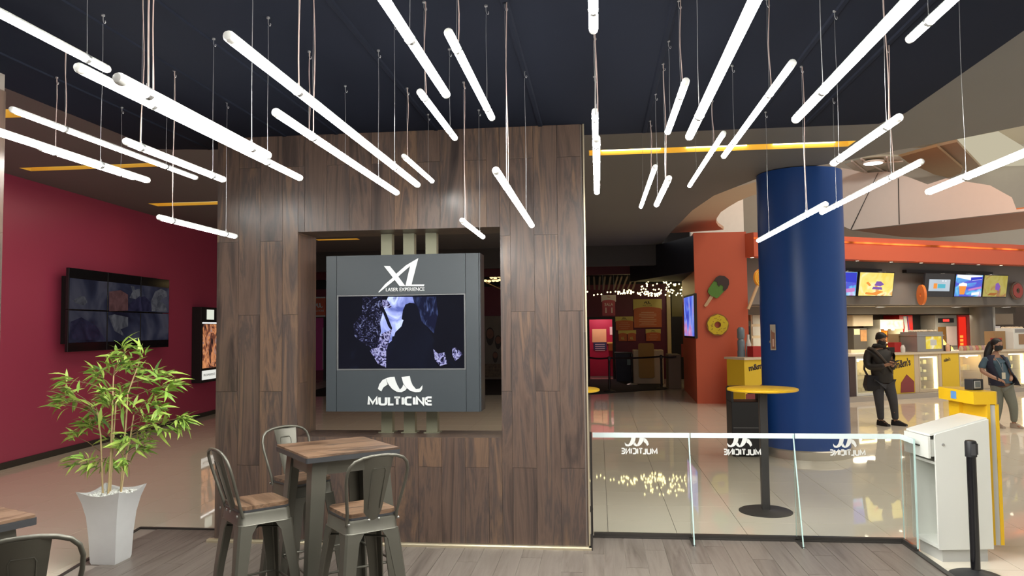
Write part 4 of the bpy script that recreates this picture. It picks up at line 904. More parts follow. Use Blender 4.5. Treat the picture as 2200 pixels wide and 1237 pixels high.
# ================================================================== CINEMA ENTRANCE
def wall_obj(name, label, cat, x, y, group=None): return thing(name, label, cat, (x, y, 0), 0, group)
org = M('orange_board_print', (0.62, 0.15, 0.04), 0.5); yel_h = M('yellow_board_header', (0.72, 0.60, 0.14), 0.5); dkl = M('dark_print', (0.10, 0.06, 0.02), 0.5); pale_l = M('pale_print_line', (0.85, 0.55, 0.30), 0.5)
def emblem(par, x0, x1, z0, z1, y, m, name='wave_emblem'):
    mb = MB()
    us = [u for p in LOGO_W for u, v in p]; vs_ = [v for p in LOGO_W for u, v in p]
    for p in LOGO_W: mb.prism([(x0+(u-min(us))/(max(us)-min(us))*(x1-x0), z0+(v-min(vs_))/(max(vs_)-min(vs_))*(z1-z0)) for u, v in p], 'y', y-.002, y)
    return mb.build(name, m, par)
def info_board(label, px, Y, two=False, small=False):
    (x0, z1), (x1, z0) = px
    w, h = x1-x0, z1-z0
    t = wall_obj('notice_board', label, 'notice board', x0, Y, 'notice boards in the cinema entrance')
    MB().box(0, w, -.03, 0, z1-h*.38, z1).build('header', yel_h, t)
    n = 2 if two else 1
    for k in range(n):
        a = w*(k/n)+.02*w; b = w*((k+1)/n)-.02*w
        top = [(a+(b-a)*(1-i/8), z1-h*.34+.07*h*math.sin(PI*i/8)) for i in range(9)]
        MB().prism([(a, z0), (b, z0)]+top, 'y', -.045, -.031).build('body', org, t)
        if two: emblem(t, a+.3*(b-a), b-.3*(b-a), z0+.1*h, z0+.4*h, -.0455, yel_h, 'pictogram')
    if not two:
        emblem(t, w*.38, w*.62, z1-h*.17, z1-h*.07, -.031, dkl)
        text('name_print', 'MULTICINE', dkl, t, w*.34, w*.66, z1-h*.25, z1-h*.19, -.031, bold=.0)
        rows = 8 if not small else 4
        for r in range(rows):
            a = (.2 if r % 3 else .28)*w
            MB().box(a, w-a, -.0465, -.0455, z1-h*(.46+.5*r/rows)-h*.018, z1-h*(.46+.5*r/rows)).build('print_line', pale_l, t)
info_board('large yellow-topped orange notice board on the burgundy entrance wall', [(1.224, 2.767), (2.213, 1.782)], 26.98)
info_board('orange notice board between the crimson doorway and the large board', [(0.601, 2.173), (1.22, 1.695)], 26.98, small=True)
info_board('low orange board with two pictogram panels right of the doorway', [(0.69, 1.701), (1.31, 1.322)], 26.98, two=True)
info_board('small orange notice board below the large board on burgundy wall', [(1.637, 1.723), (2.155, 1.315)], 26.98, small=True)
(x0, z1), (x1, z0) = [(0.111, 2.842), (0.583, 2.175)]
hs = wall_obj('hall_sign', 'hanging SALA 11 sign above the crimson doorway', 'sign', x0, 24.8)
w, h = x1-x0, z1-z0
MB().box(0, w, 0, .03, z1-h*.32, z1).build('header', M('lilac_white_print', (0.48, 0.42, 0.46), 0.5), hs)
MB().prism([(.03, z0), (w-.03, z0)]+[(w-.03-(w-.06)*i/8, z1-h*.28+.06*h*math.sin(PI*i/8)) for i in range(9)], 'y', -.015, -.0005).build('body', M('dusty_crimson_print', (0.34, 0.05, 0.08), 0.5), hs)
text('hall_word', 'SALA', M('lilac_lettering', (0.62, 0.5, 0.52), 0.5), hs, w*.22, w*.80, z1-h*.53, z1-h*.38, -.016, bold=.02)
text('hall_number', '11', bpy.data.materials['lilac_lettering'], hs, w*.27, w*.75, z1-h*.86, z1-h*.60, -.016, bold=.0)
emblem(hs, w*.40, w*.62, z1-h*.12, z1-h*.06, -.001, bpy.data.materials['dusty_crimson_print'])
MB().tube([(.06, .015, z1), (.06, .015, 3.62)], .004, 5).build('hanger', wire_m, hs); MB().tube([(w-.06, .015, z1), (w-.06, .015, 3.62)], .004, 5).build('hanger', wire_m, hs)
# notices inside the pink room
(x0, z1), (x1, z0) = [(-0.228, 1.737), (0.296, 1.249)]
tag(MB().box(x0, x1, 28.57, 28.598, z0, z1).build('pink_room_notice', M('cream_notice', (0.78, 0.62, 0.30), 0.5)), 'cream notice board on the crimson wall inside the doorway', 'notice')
(x0, z1), (x1, z0) = [(-0.185, 1.245), (0.291, 0.974)]
t = wall_obj('blue_notice', 'dark blue notice below the cream one inside the crimson doorway', 'notice', x0, 28.57)
MB().box(0, x1-x0, 0, .028, z0, z1).build('board', M('navy_notice', (0.03, 0.05, 0.13), 0.5), t)
for r in range(4): MB().box(.06, x1-x0-.06, -.002, 0, z1-.06-r*.075-.022, z1-.06-r*.075).build('print_line', letter_w, t)
(x0, z1), (x1, z0) = [(0.311, 1.323), (0.512, 1.202)]
tag(MB().box(x0, .98, 28.1, 28.58, z0, z0+.05).box(x0+.05, .98, 28.2, 28.58, z0-.25, z0).build('wall_shelf', yel_h), 'small yellow wall shelf inside the crimson doorway', 'shelf')
(x0, z1), (x1, z0) = [(0.425, 1.817), (0.523, 1.523)]
tag(MB().box(x0, x1, 28.57, 28.598, z0, z1).build('pink_room_notice', white_p), 'narrow white notice at the right inside the crimson doorway', 'notice')
# check-in podium
PX = [(1.078, 1.078), (2.024, 0.04), (1.242, 1.297), (1.726, 0.2)]
pd = wall_obj('ticket_podium', 'cream ticket podium with an ochre front panel in the cinema entrance', 'podium', PX[0][0], 24.4)
w = PX[1][0]-PX[0][0]; h = PX[0][1]
MB().box(0, w, .02, .6, 0.014, h, .02).build('body', cream, pd)
a, b = PX[2][0]-PX[0][0], PX[3][0]-PX[0][0]
MB().prism(rrect(a, b, PX[3][1], PX[2][1], .06), 'y', -.04, .019).build('front_panel', M('ochre_panel', (0.42, 0.25, 0.06), 0.5), pd)
for k, (px_, m_) in enumerate(((1376, black_m), (1382, letter_w), (1387, cream))):
    x = [0.2, 0.32, 0.42][k]
    tag(MB().lathe([(.04, 0), (.05, .12), (.05, .13)], 12, (PX[0][0]+x+.05, 24.75, h+.0005)).build('paper_cup', m_), ['black cup on the cream ticket podium', 'white cup between two others on the cream ticket podium', 'cream cup at the right on the ticket podium'][k], 'cup', 'cups on the ticket podium')
bn = wall_obj('recycling_bin', 'dark blue bin with a pale label left of the ticket podium', 'bin', [(0.549, 0.923)][0][0], 25.6)
MB().loft([[(0.03, 0.03, .013), (.75, .03, .013), (.75, .5, .013), (.03, .5, .013)], [(0, 0, .92), (.78, 0, .92), (.78, .53, .92), (0, .53, .92)]]).build('body', M('bin_navy', (0.012, 0.016, 0.045), 0.5), bn)
MB().box(-.02, .80, -.02, .55, .92, .97).build('lid', black_m, bn)
MB().box(.38, .72, -.006, .006, .55, .74).build('label_sticker', M('pale_blue_print', (0.13, 0.2, 0.28), 0.5), bn)
stl = M('barrier_base_steel', (0.4, 0.39, 0.37), 0.35, 0.7)
barrier('barrier post nearest the partition edge in the cinema entrance', [(-0.312, 22.161)][0][0], [(-0.312, 22.161)][0][1], .0125, None, (.29, 21.7))
barrier('barrier post in front of the crimson doorway', .29, 21.7, .0125, None, (1.80, 22.6))
barrier('barrier post in front of the ticket podium, right side', 1.80, 22.6, .0125, None, (2.25, 22.35))
barrier('barrier post with a steel base left behind the ticket podium front', 1.02, 24.2, .0125, stl)
# dark crate side of the low wall beside the pillar
tag(MB().box(2.0, 2.36, 22.55, 23.4, 0.001, 1.0, .02).build('low_cabinet', M('taupe_cabinet', (0.20, 0.16, 0.12), 0.5)), 'taupe low cabinet between black door and orange pillar', 'cabinet')
# string lights
sl = thing('string_lights', 'warm string lights strung across the cinema entrance ceiling', 'string lights', (0, 24, 0))
rnd = random.Random(11); bulbs = MB(); cab = MB()
PTS = [[(-0.318, 2.923), (-0.117, 2.823), (-0.0, 2.859), (0.115, 2.836), (0.304, 2.901), (0.405, 2.905), (0.549, 2.905), (1.454, 2.803), (1.611, 2.862), (1.68, 2.799), (1.872, 2.772), (1.607, 2.787), (1.847, 2.832), (0.673, 2.898), (1.249, 2.872), (1.874, 2.788), (1.49, 2.885), (1.818, 2.792), (0.784, 2.86), (1.253, 2.837), (0.962, 2.941), (1.351, 2.817), (1.392, 2.899), (0.652, 2.898), (0.921, 2.883), (1.003, 2.85), (1.839, 2.832), (1.641, 2.785), (0.846, 2.888), (1.684, 2.843), (0.819, 2.91), (1.449, 2.883), (0.803, 2.934), (0.638, 2.916), (1.78, 2.799), (0.911, 2.843), (0.92, 2.928), (1.926, 2.861), (1.781, 2.769), (1.017, 2.889), (1.898, 2.825), (1.346, 2.89), (1.527, 2.831), (0.905, 2.861), (1.871, 2.82), (1.544, 2.846), (1.906, 2.86), (1.809, 2.775), (1.031, 2.939), (1.112, 2.888), (0.854, 2.859), (0.828, 2.93), (0.721, 2.863), (1.032, 2.846), (1.429, 2.839), (0.639, 2.851), (1.528, 2.88), (1.081, 2.896), (1.045, 2.927), (1.711, 2.787), (1.269, 2.893), (1.052, 2.895), (1.269, 2.821), (1.562, 2.801), (0.709, 2.838), (1.916, 2.82), (0.665, 2.884), (1.621, 2.807), (1.746, 2.822)], [(1.699, 3.084), (1.508, 3.102), (2.612, 2.764), (2.142, 3.024), (1.765, 3.256), (1.67, 2.876), (2.46, 3.094), (2.348, 2.869), (2.229, 2.932), (2.318, 3.095), (2.246, 3.142), (1.952, 2.879), (2.228, 3.135), (2.559, 2.935), (2.086, 3.293), (2.039, 3.162), (2.201, 3.043), (2.39, 2.939), (2.368, 3.103), (2.162, 2.893), (2.408, 3.101), (2.422, 2.816), (2.217, 2.761), (2.575, 3.006), (2.017, 3.209), (2.413, 2.779), (1.942, 2.922), (2.261, 2.895), (1.537, 2.879), (2.079, 2.934), (1.868, 2.96), (2.335, 2.945), (2.27, 3.28), (1.525, 3.066), (2.175, 3.177), (2.218, 2.95), (1.368, 3.052), (1.617, 3.277), (1.491, 3.135), (1.556, 3.202), (1.359, 3.056), (1.815, 2.967), (2.096, 3.168), (2.511, 3.291), (1.852, 3.15), (1.86, 3.24), (2.412, 3.088), (1.358, 2.974), (1.437, 3.01), (1.761, 2.985), (2.574, 2.842), (1.864, 2.856), (2.163, 3.095), (1.499, 2.981), (2.053, 2.774), (2.589, 2.957), (1.773, 2.813), (1.317, 3.253)]]
for grp in PTS:
    g = sorted(grp)
    for x, z in g: bulbs.ball((x, rnd.uniform(-.5, .6), z), .026, 1)
    cab.tube([(x, 0, z+.03) for x, z in g], .004, 4)
bulbs.build('bulbs', EM('warm_bulb', (1.0, 0.82, 0.36), 6.0), sl, kind='stuff'); cab.build('cable', black_m, sl)
# hanging timber slats above the entrance
SLP = [[(-0.286, 3.465), (-0.27, 3.039)], [(-0.112, 3.462), (-0.096, 3.036)], [(0.084, 3.458), (0.047, 3.033)], [(0.25, 3.455), (0.19, 3.031)], [(0.43, 3.452), (0.348, 3.029)], [(0.79, 3.445), (0.648, 3.024)], [(0.97, 3.442), (0.798, 3.021)], [(1.149, 3.439), (0.962, 3.019)], [(1.284, 3.437), (1.126, 3.016)], [(0.656, 3.448), (0.528, 3.026)]]
for k, ((xa, za), (xb, zb)) in enumerate(SLP):
    tag(MB().loft([[(xb-.03, 25, zb), (xb+.03, 25, zb), (xb+.03, 25.12, zb), (xb-.03, 25.12, zb)], [(xa-.03, 25, za), (xa+.03, 25, za), (xa+.03, 25.12, za), (xa-.03, 25.12, za)]]).tube([(xa, 25.06, za), (xa, 25.06, 3.62)], .006, 5).build('ceiling_slat', M('dim_timber', (0.16, 0.11, 0.09), 0.6) if k == 0 else bpy.data.materials['dim_timber']),
        'pale slanted slat in the row hanging from the dark entrance ceiling', 'ceiling slat', 'slats hanging above the entrance')
# signs glimpsed through the partition opening
(x0, z1), (x1, z0) = [(-10.564, 3.025), (-9.875, 2.301)]
os_ = wall_obj('orange_sign', 'orange sign with white emblem seen through the opening, left of sign cabinet', 'sign', x0, 26.9)
w = x1-x0
MB().box(0, w, 0, .06, z0, z1).build('board', orange_p, os_)
MB().box(0, w, -.004, 0, z0, z0+.05).box(0, w, -.004, 0, z1-.05, z1).build('edge_strip', letter_w, os_)
emblem(os_, w*.42, w*.85, z0+.32, z0+.5, -.001, letter_w); text('name_print', 'MULTICINE', letter_w, os_, w*.40, w*.92, z0+.18, z0+.25, -.001)
(x0, z1), (x1, z0) = [(-4.097, 2.247), (-3.186, 0.001)]
fp = wall_obj('film_poster', 'tall brownish film poster with faces seen through the opening, right of sign cabinet', 'poster', x0, 26.9)
MB().box(0, x1-x0, 0, .06, max(z0, .02), z1).build('board', M('poster_grey', (0.20, 0.18, 0.15), 0.5, var=.3, scale=2.5), fp)
w = x1-x0; h = z1
skin_pr = M('poster_face_print', (0.22, 0.105, 0.07), 0.5, var=.25, scale=6); hair_pr = M('poster_dark_print', (0.03, 0.022, 0.02), 0.5, var=.4, scale=4)
for cx0, cz0, r in ((.30, .72, .13), (.62, .62, .10), (.50, .38, .08)):
    MB().prism([(w*cx0+r*1.15*math.cos(a), h*cz0-.02+r*1.9*math.sin(a)*(1 if math.sin(a) > 0 else 1.6)) for a in [i*PI/10 for i in range(20)]], 'y', -.004, 0).build('figure_print', hair_pr, fp)
    MB().prism([(w*cx0+r*math.cos(a), h*cz0+r*1.35*math.sin(a)) for a in [i*PI/10 for i in range(20)]], 'y', -.007, -.0045).build('face_print', skin_pr, fp)
MB().box(.02, w-.02, -.003, 0, .08, h*.25).build('pattern_print', M('poster_pattern', (0.16, 0.12, 0.08), 0.5, var=.9, scale=14), fp)
# lattice of lamps seen through the opening
lt = thing('lamp_lattice', 'row of warm lamps under the dark ceiling seen through opening right of sign', 'ceiling light', (-3.734, 25, 0))
LP = [(0.046, 3.388), (0.171, 3.37), (0.311, 3.383), (0.435, 3.381), (0.529, 3.41), (0.25, 3.492), (0.374, 3.475), (0.499, 3.519)]
mb = MB()
for x, z in LP: mb.sphere((x, 0, z), .055, 10, (1.2, 1, .7))
mb.build('lamps', EM('lattice_lamp', (1.0, 0.72, 0.3), 1.6), lt, kind='stuff')
MB().tube([(LP[0][0]-.1, 0.05, LP[0][1]+.02), (LP[4][0]+.1, .05, LP[4][1]+.02)], .012, 6).tube([(LP[0][0], .05, LP[0][1]-.05), (LP[4][0]+.1, .05, LP[4][1]-.35)], .02, 6).tube([(LP[4][0], .05, LP[4][1]), (LP[4][0], .05, 3.62)], .01, 6).build('rack', M('lattice_wood', (0.3, 0.2, 0.1), 0.5), lt)

# ================================================================== ORANGE PILLAR DECOR
PY = 18.42
pop = thing('popsicle_cutout', 'green and brown ice lolly decoration on the orange wall', 'wall decoration', (0, PY, 0))
def cut(name, pts, y0, y1, m, par): return MB().prism(pts, 'y', y0, y1).build(name, m, par)
cut('lolly_body', [(2.581, 2.613), (2.599, 2.697), (2.718, 2.863), (2.77, 2.947), (2.853, 2.989), (2.967, 2.97), (3.048, 2.901), (3.062, 2.807), (3.026, 2.707), (2.824, 2.491), (2.775, 2.465), (2.629, 2.545)], -.06, 0, M('lolly_green', (0.10, 0.24, 0.035), 0.45), pop)
cut('chocolate', [(2.727, 2.873), (2.775, 2.96), (2.858, 3.002), (2.973, 2.983), (3.063, 2.907), (3.073, 2.8), (3.034, 2.699), (2.967, 2.633), (2.925, 2.657), (2.944, 2.741), (2.879, 2.793), (2.845, 2.743), (2.804, 2.777), (2.799, 2.851)], -.075, -.0605, M('lolly_chocolate', (0.05, 0.028, 0.024), 0.4), pop)
cut('stick', [(2.648, 2.551), (2.72, 2.517), (2.557, 2.283), (2.517, 2.27), (2.485, 2.298)], -.04, 0, M('lolly_stick', (0.62, 0.42, 0.24), 0.5), pop)
for a, b in (((1075,470),(1110,425)),((1098,485),(1130,445))):
    pass
dn = thing('doughnut_cutout', 'yellow iced doughnut decoration below the lolly on orange wall', 'wall decoration', (*(2.786, 18.42, 1.844),))
R1 = 0.258
def ringprism(ro, ri, y0, y1, wob=0.0, n=40):
    m = MB(); A = []
    for i in range(n):
        a = 2*PI*i/n; o = ro*(1+wob*math.sin(a*9)+wob*.6*math.sin(a*5+1))
        A.append([m.bm.verts.new((o*math.cos(a), y0, o*math.sin(a))), m.bm.verts.new((ri*math.cos(a), y0, ri*math.sin(a))), m.bm.verts.new((o*math.cos(a), y1, o*math.sin(a))), m.bm.verts.new((ri*math.cos(a), y1, ri*math.sin(a)))])
    for i in range(n):
        p, q = A[i], A[(i+1) % n]
        m.bm.faces.new((p[0], q[0], q[1], p[1])); m.bm.faces.new((p[2], p[3], q[3], q[2])); m.bm.faces.new((p[0], p[2], q[2], q[0])); m.bm.faces.new((p[1], q[1], q[3], p[3]))
    return m
ringprism(R1, R1*.24, -.06, 0).build('dough', M('doughnut_brown', (0.30, 0.13, 0.025), 0.5), dn)
ringprism(R1*.90, R1*.30, -.075, -.0605, .035).build('icing', M('doughnut_icing', (0.68, 0.52, 0.02), 0.4), dn)
mb = MB(); rnd = random.Random(4)
for k in range(26):
    a = rnd.uniform(0, 2*PI); r = R1*rnd.uniform(.42, .78); mb.box(r*math.cos(a)-.012, r*math.cos(a)+.012, -.079, -.0755, r*math.sin(a)-.006, r*math.sin(a)+.006)
mb.build('sprinkles', M('sprinkle_brown', (0.35, 0.2, 0.02), 0.5), dn, kind='stuff')
# television on the side of the pillar
TV = [2.5912062167615657, 1.5261794929883006]
tv = thing('wall_television', 'blue-lit television on the left side of the orange pillar', 'television', (2.252, 18.36, 0), math.atan2(1.75, -.045))
MB().box(0, 1.75, -.07, 0, TV[1], TV[0], .006).build('casing', black_m, tv)
MB().box(.04, 1.71, -.0, .004, TV[1]+.05, TV[0]-.05).build('screen', SCREEN('blue_advert_picture', [(0.3, (0.02, 0.04, 0.35)), (0.45, (0.06, 0.10, 0.62)), (0.55, (0.20, 0.30, 0.75)), (0.66, (0.5, 0.16, 0.42)), (0.8, (0.6, 0.65, 0.8))], 1.6, 0.9, 0.4, 2), tv)
# ================================================================== CONCESSION STAND (local x along the counter, y into the stand)
CA = math.radians(29); CO = (5.9, 18.9)
def CW_(s, t): return (CO[0]+s*math.cos(CA)-t*math.sin(CA), CO[1]+s*math.sin(CA)+t*math.cos(CA))
def cth(name, label, cat, s, t, z=0.0, group=None, rz=0.0):
    x, y = CW_(s, t); return thing(name, label, cat, (x, y, z), CA+rz, group)
cm = Matrix.Translation((CO[0], CO[1], 0)) @ Matrix.Rotation(CA, 4, 'Z')
def cst(name, mb, mat): return struct(name, mb.xf(cm), mat)
taupe_wall = M('stand_taupe_wall', (0.225, 0.21, 0.195), 0.6, var=.04)
led_white = EM('case_led', (1.0, 0.86, 0.45), 11.0); led_warm = EM('warm_case_lamp', (1.0, 0.72, 0.28), 24.0)
case_in = M('case_interior', (0.78, 0.70, 0.50), 0.5)
gold_in = M('case_interior_gold', (0.80, 0.62, 0.22), 0.5)
# fascia, bulkhead, back wall
cst('trim_10', MB().box(-2.36, 9.5, .45, .85, 3.42, 3.98), orange_p)
led_orange = EM('orange_led_line', (1.0, 0.20, 0.04), 1.5, .8, 1.1)
t = cth('led_strip', 'glowing orange strip along the top of the orange fascia', 'led strip', 0, .45)
MB().box(-2.36, 9.5, -.03, -.001, 3.82, 3.86).build('light_line', led_orange, t)
cst('wall_bulkhead', MB().box(-2.5, 9.5, 1.3, 1.5, 2.33, 3.75).box(-2.5, 9.5, 1.5, 2.6, 2.30, 2.34).box(-2.5, 9.5, 2.4, 2.6, 2.10, 2.30), taupe_wall)
cst('ceiling', MB().box(-2.5, 9.5, .86, 4.6, 3.76, 3.8), taupe_wall)
cst('wall_stand', MB().box(-.35, 13, 4.4, 4.6, 0, 3.7).box(9.6, 13, 0.8, 1.0, 0, 4.2), M('stand_back_wall', (0.13, 0.09, 0.06), 0.6))
spt = EM('downlight_lens', (1, 0.88, 0.65), 9)
SPN = ['left of blue column', 'first right of blue column', 'second right of blue column', 'third right of blue column', 'fourth right of blue column', 'fifth right of blue column', 'sixth right of blue column']
for k, s in enumerate((-2.25, 1.04, 2.2, 3.28, 4.46, 5.46, 6.37)):
    t = cth('fascia_downlight', 'small downlight under the orange fascia, '+SPN[k], 'downlight', s, .65, 3.42, 'downlights under the orange fascia')
    MB().lathe([(.055, -.001), (.06, -.012), (.045, -.014), (.045, -.001)], 16).build('rim', steel, t)
    MB().lathe([(.044, -.002), (.044, -.008)], 16).build('lens', spt, t)
    x, y = CW_(s, .9)
    spot('fascia_spot', (x, y, 3.36), 14, (1, .86, .66), 95, .7, .05)
for k, s in enumerate((3.18, 6.17, 8.33)):
    t = cth('soffit_downlight', ['oval downlight under the menu bulkhead, left of the three', 'oval downlight under the menu bulkhead beside the grey column', 'oval downlight under the menu bulkhead at the right frame edge'][k], 'downlight', s, 1.9, 2.30)
    MB().lathe([(.13, -.001), (.14, -.012), (.12, -.014), (.12, -.001)], 20).build('rim', steel, t)
    MB().lathe([(.118, -.002), (.118, -.009)], 20).build('lens', EM('soffit_lens', (1, .93, .75), 8), t)
for s in (-1.5, 1.5, 3.5, 5.2, 7.0): x, y = CW_(s, 2.9); area('stand_lamp', (x, y, 2.06), 1.0, .4, 32, (1, .84, .6), (0, 0, CA))
for s in (0.5, 3.0, 5.5): x, y = CW_(s, .65); area('cove_strip', (x, y, 4.0), 2.3, .08, 55, (1, .33, .10), (PI, 0, CA))
# menu screens, tilted, under two dark rails
def screen(label, s0, s1, m, t0=.95, z0=2.53, z1=3.17, bez=None):
    t = cth('menu_screen', label, 'screen', s0, t0, z0, 'menu screens over the counter'); w, h = s1-s0, z1-z0
    tilt = Matrix.Rotation(math.radians(9), 4, 'X')
    MB().box(0, w, 0, .06, 0, h, .006).xf(tilt).build('casing', bez or black_m, t)
    b = .022 if bez is None else .16
    MB().box(b, w-b, -.004, -.0005, b, h-b).xf(tilt).build('picture', m, t)
    MB().box(w*.5-.03, w*.5+.03, .06, 1.3-t0-.005, h*.55, h*.7).build('bracket', black_m, t)
    return t, w, h, tilt
blue_pic = SCREEN('blue_promo_picture', [(0.3, (0.05, 0.12, 0.55)), (0.45, (0.10, 0.08, 0.55)), (0.55, (0.10, 0.42, 0.72)), (0.68, (0.45, 0.62, 0.85)), (0.8, (0.5, 0.2, 0.5))], 1.6, 1.0, 0.6, 2, (1, 1, 2.6))
yel_pic = SCREEN('yellow_food_picture', [(0.3, (0.86, 0.62, 0.10)), (0.5, (0.92, 0.74, 0.22)), (0.6, (0.90, 0.80, 0.45)), (0.68, (0.75, 0.36, 0.07)), (0.8, (0.6, 0.25, 0.2))], 2.4, 0.95, 1.2, 3)
dim_pic = SCREEN('dim_food_picture', [(0.3, (0.36, 0.29, 0.05)), (0.5, (0.42, 0.36, 0.10)), (0.62, (0.35, 0.18, 0.06)), (0.75, (0.25, 0.12, 0.12))], 2.4, 0.9, 1.2, 3)
pc_pic = SCREEN('pale_desktop_picture', [(0.3, (0.42, 0.50, 0.56)), (0.6, (0.50, 0.56, 0.62)), (0.8, (0.40, 0.44, 0.50))], 1.0, 0.9, .5, 2)
def shape(par, pts, w, h, tilt, m, y=-.0055, name='picture_shape'): MB().prism([(u*w, v*h) for u, v in pts], 'y', y, -.0042).xf(tilt).build(name, m, par)
ice_o = EM('screen_orange', (0.85, 0.30, 0.06), .9); ice_w = EM('screen_white', (0.9, 0.9, 0.95), .9); ice_v = EM('screen_violet', (0.25, 0.12, 0.45), .8); ice_p = EM('screen_pink', (0.65, 0.25, 0.6), .8); ice_b = EM('screen_blue', (0.05, 0.06, 0.55), .9); ice_t = EM('screen_teal', (0.12, 0.5, 0.62), .8)
t, w, h, tl = screen('blue menu screen half hidden behind the right edge of the blue column', .1, 1.27, blue_pic)
shape(t, [(.5, .6), (.97, .55), (.97, .95), (.5, .95)], w, h, tl, ice_b); shape(t, [(.7, .15), (.95, .2), (.95, .35), (.7, .3)], w, h, tl, ice_p)
t, w, h, tl = screen('bright yellow menu screen showing food, first full one right of blue column', 1.33, 2.55, yel_pic)
shape(t, [(.45, .45), (.62, .42), (.72, .5), (.62, .62), (.5, .62)], w, h, tl, ice_v); shape(t, [(.38, .30), (.68, .28), (.66, .38), (.42, .40)], w, h, tl, ice_v)
shape(t, [(.2, .1), (.5, .05), (.72, .2), (.6, .24), (.4, .15), (.22, .18)], w, h, tl, ice_o); shape(t, [(.2, .55), (.3, .42), (.36, .45), (.26, .6)], w, h, tl, ice_o)
t, w, h, tl = screen('black bezelled screen with a pale computer desktop picture', 3.68, 4.80, pc_pic, bez=M('screen_bezel_dark', (0.03, 0.03, 0.035), 0.35))
shape(t, [(.3, .36), (.42, .36), (.42, .58), (.3, .58)], w, h, tl, ice_o); shape(t, [(.44, .38), (.7, .38), (.7, .55), (.44, .55)], w, h, tl, ice_t); shape(t, [(.58, .66), (.62, .66), (.62, .71), (.58, .71)], w, h, tl, ice_w); shape(t, [(.68, .66), (.72, .66), (.72, .71), (.68, .71)], w, h, tl, ice_w)
t, w, h, tl = screen('blue menu screen picturing an orange drink in a glass', 4.83, 5.93, blue_pic)
shape(t, [(.2, .12), (.36, .12), (.42, .48), (.15, .48)], w, h, tl, ice_o); shape(t, [(.13, .48), (.44, .48), (.42, .60), (.28, .64), (.15, .58)], w, h, tl, ice_w); shape(t, [(.05, .85), (.6, .72), (.95, .78), (.95, .95), (.05, .97)], w, h, tl, ice_w, -.005); shape(t, [(.5, .28), (.95, .38), (.95, .48), (.5, .36)], w, h, tl, ice_p); shape(t, [(.62, .08), (.9, .12), (.9, .24), (.62, .2)], w, h, tl, ice_w); shape(t, [(.55, .72), (.97, .80), (.97, .9), (.55, .86)], w, h, tl, ice_b, -.0062)
t, w, h, tl = screen('dim yellow menu screen, rightmost over the counter', 5.96, 6.96, dim_pic)
shape(t, [(.5, .35), (.66, .3), (.7, .5), (.6, .66), (.5, .6)], w, h, tl, ice_v); shape(t, [(.2, .1), (.5, .08), (.6, .2), (.3, .2)], w, h, tl, EM('screen_dull_orange', (.35, .13, .04), .9))
for k, (a, b) in enumerate(((-.3, 2.45), (3.35, 6.75))):
    tag(MB().box(a, b, 1.16, 1.295, 3.19, 3.27).xf(cm).build('screen_rail', black_m), ['black mounting rail above the left pair of menu screens', 'black mounting rail above the right three menu screens'][k], 'rail')
# round sweets decorations on the bulkhead
def disc_decor(name, label, s, t, z, r, rz, m1, m2):
    d = cth(name, label, 'wall decoration', s, t, z, None, rz)
    ringprism(r, r*.18, -.03, .03).build('ring', m1, d); ringprism(r*.8, r*.3, -.045, -.0305, .03).build('icing', m2, d)
dn_o = M('orange_sweet', (0.72, 0.18, 0.03), 0.4); dn_shadow = M('shadow_brown', (0.13, 0.085, 0.06), 0.5)
disc_decor('doughnut_cutout', 'orange doughnut decoration seen nearly edge-on between the menu screens', 3.53, .88, 2.58, .27, math.radians(60), dn_o, M('orange_icing', (0.85, 0.28, 0.05), 0.4))
disc_decor('doughnut_cutout', 'round red decoration with a painted brown shadow at the right frame edge under the fascia', 7.72, 1.15, 2.74, .26, 0, dn_shadow, M('red_icing', (0.35, 0.06, 0.05), 0.5))  # brown ring stands in for a cast shadow, red centre is the decoration
lo = cth('lollipop_cutout', 'orange and yellow lollipop decoration left of the blue column', 'wall decoration', -2.06, .60, 2.93)
MB().lathe([(.20, -.02), (.215, 0), (.20, .03)], 28).xf(Matrix.Rotation(PI/2, 4, 'X')).build('candy', M('lolly_orange', (0.85, 0.33, 0.03), 0.35), lo)
for r in (.06, .12, .17): ringprism(r+.016, r, -.04, -.0305).build('swirl', M('lolly_yellow', (0.95, 0.62, 0.06), 0.35), lo)
MB().prism([(-.12, -.17), (-.07, -.19), (-.36, -.74), (-.42, -.72)], 'y', -.02, .02).build('stick', bpy.data.materials['lolly_stick'], lo)
MB().tube([(0, 0, .2), (0, 0, .489)], .004, 5).build('hanger', wire_m, lo)
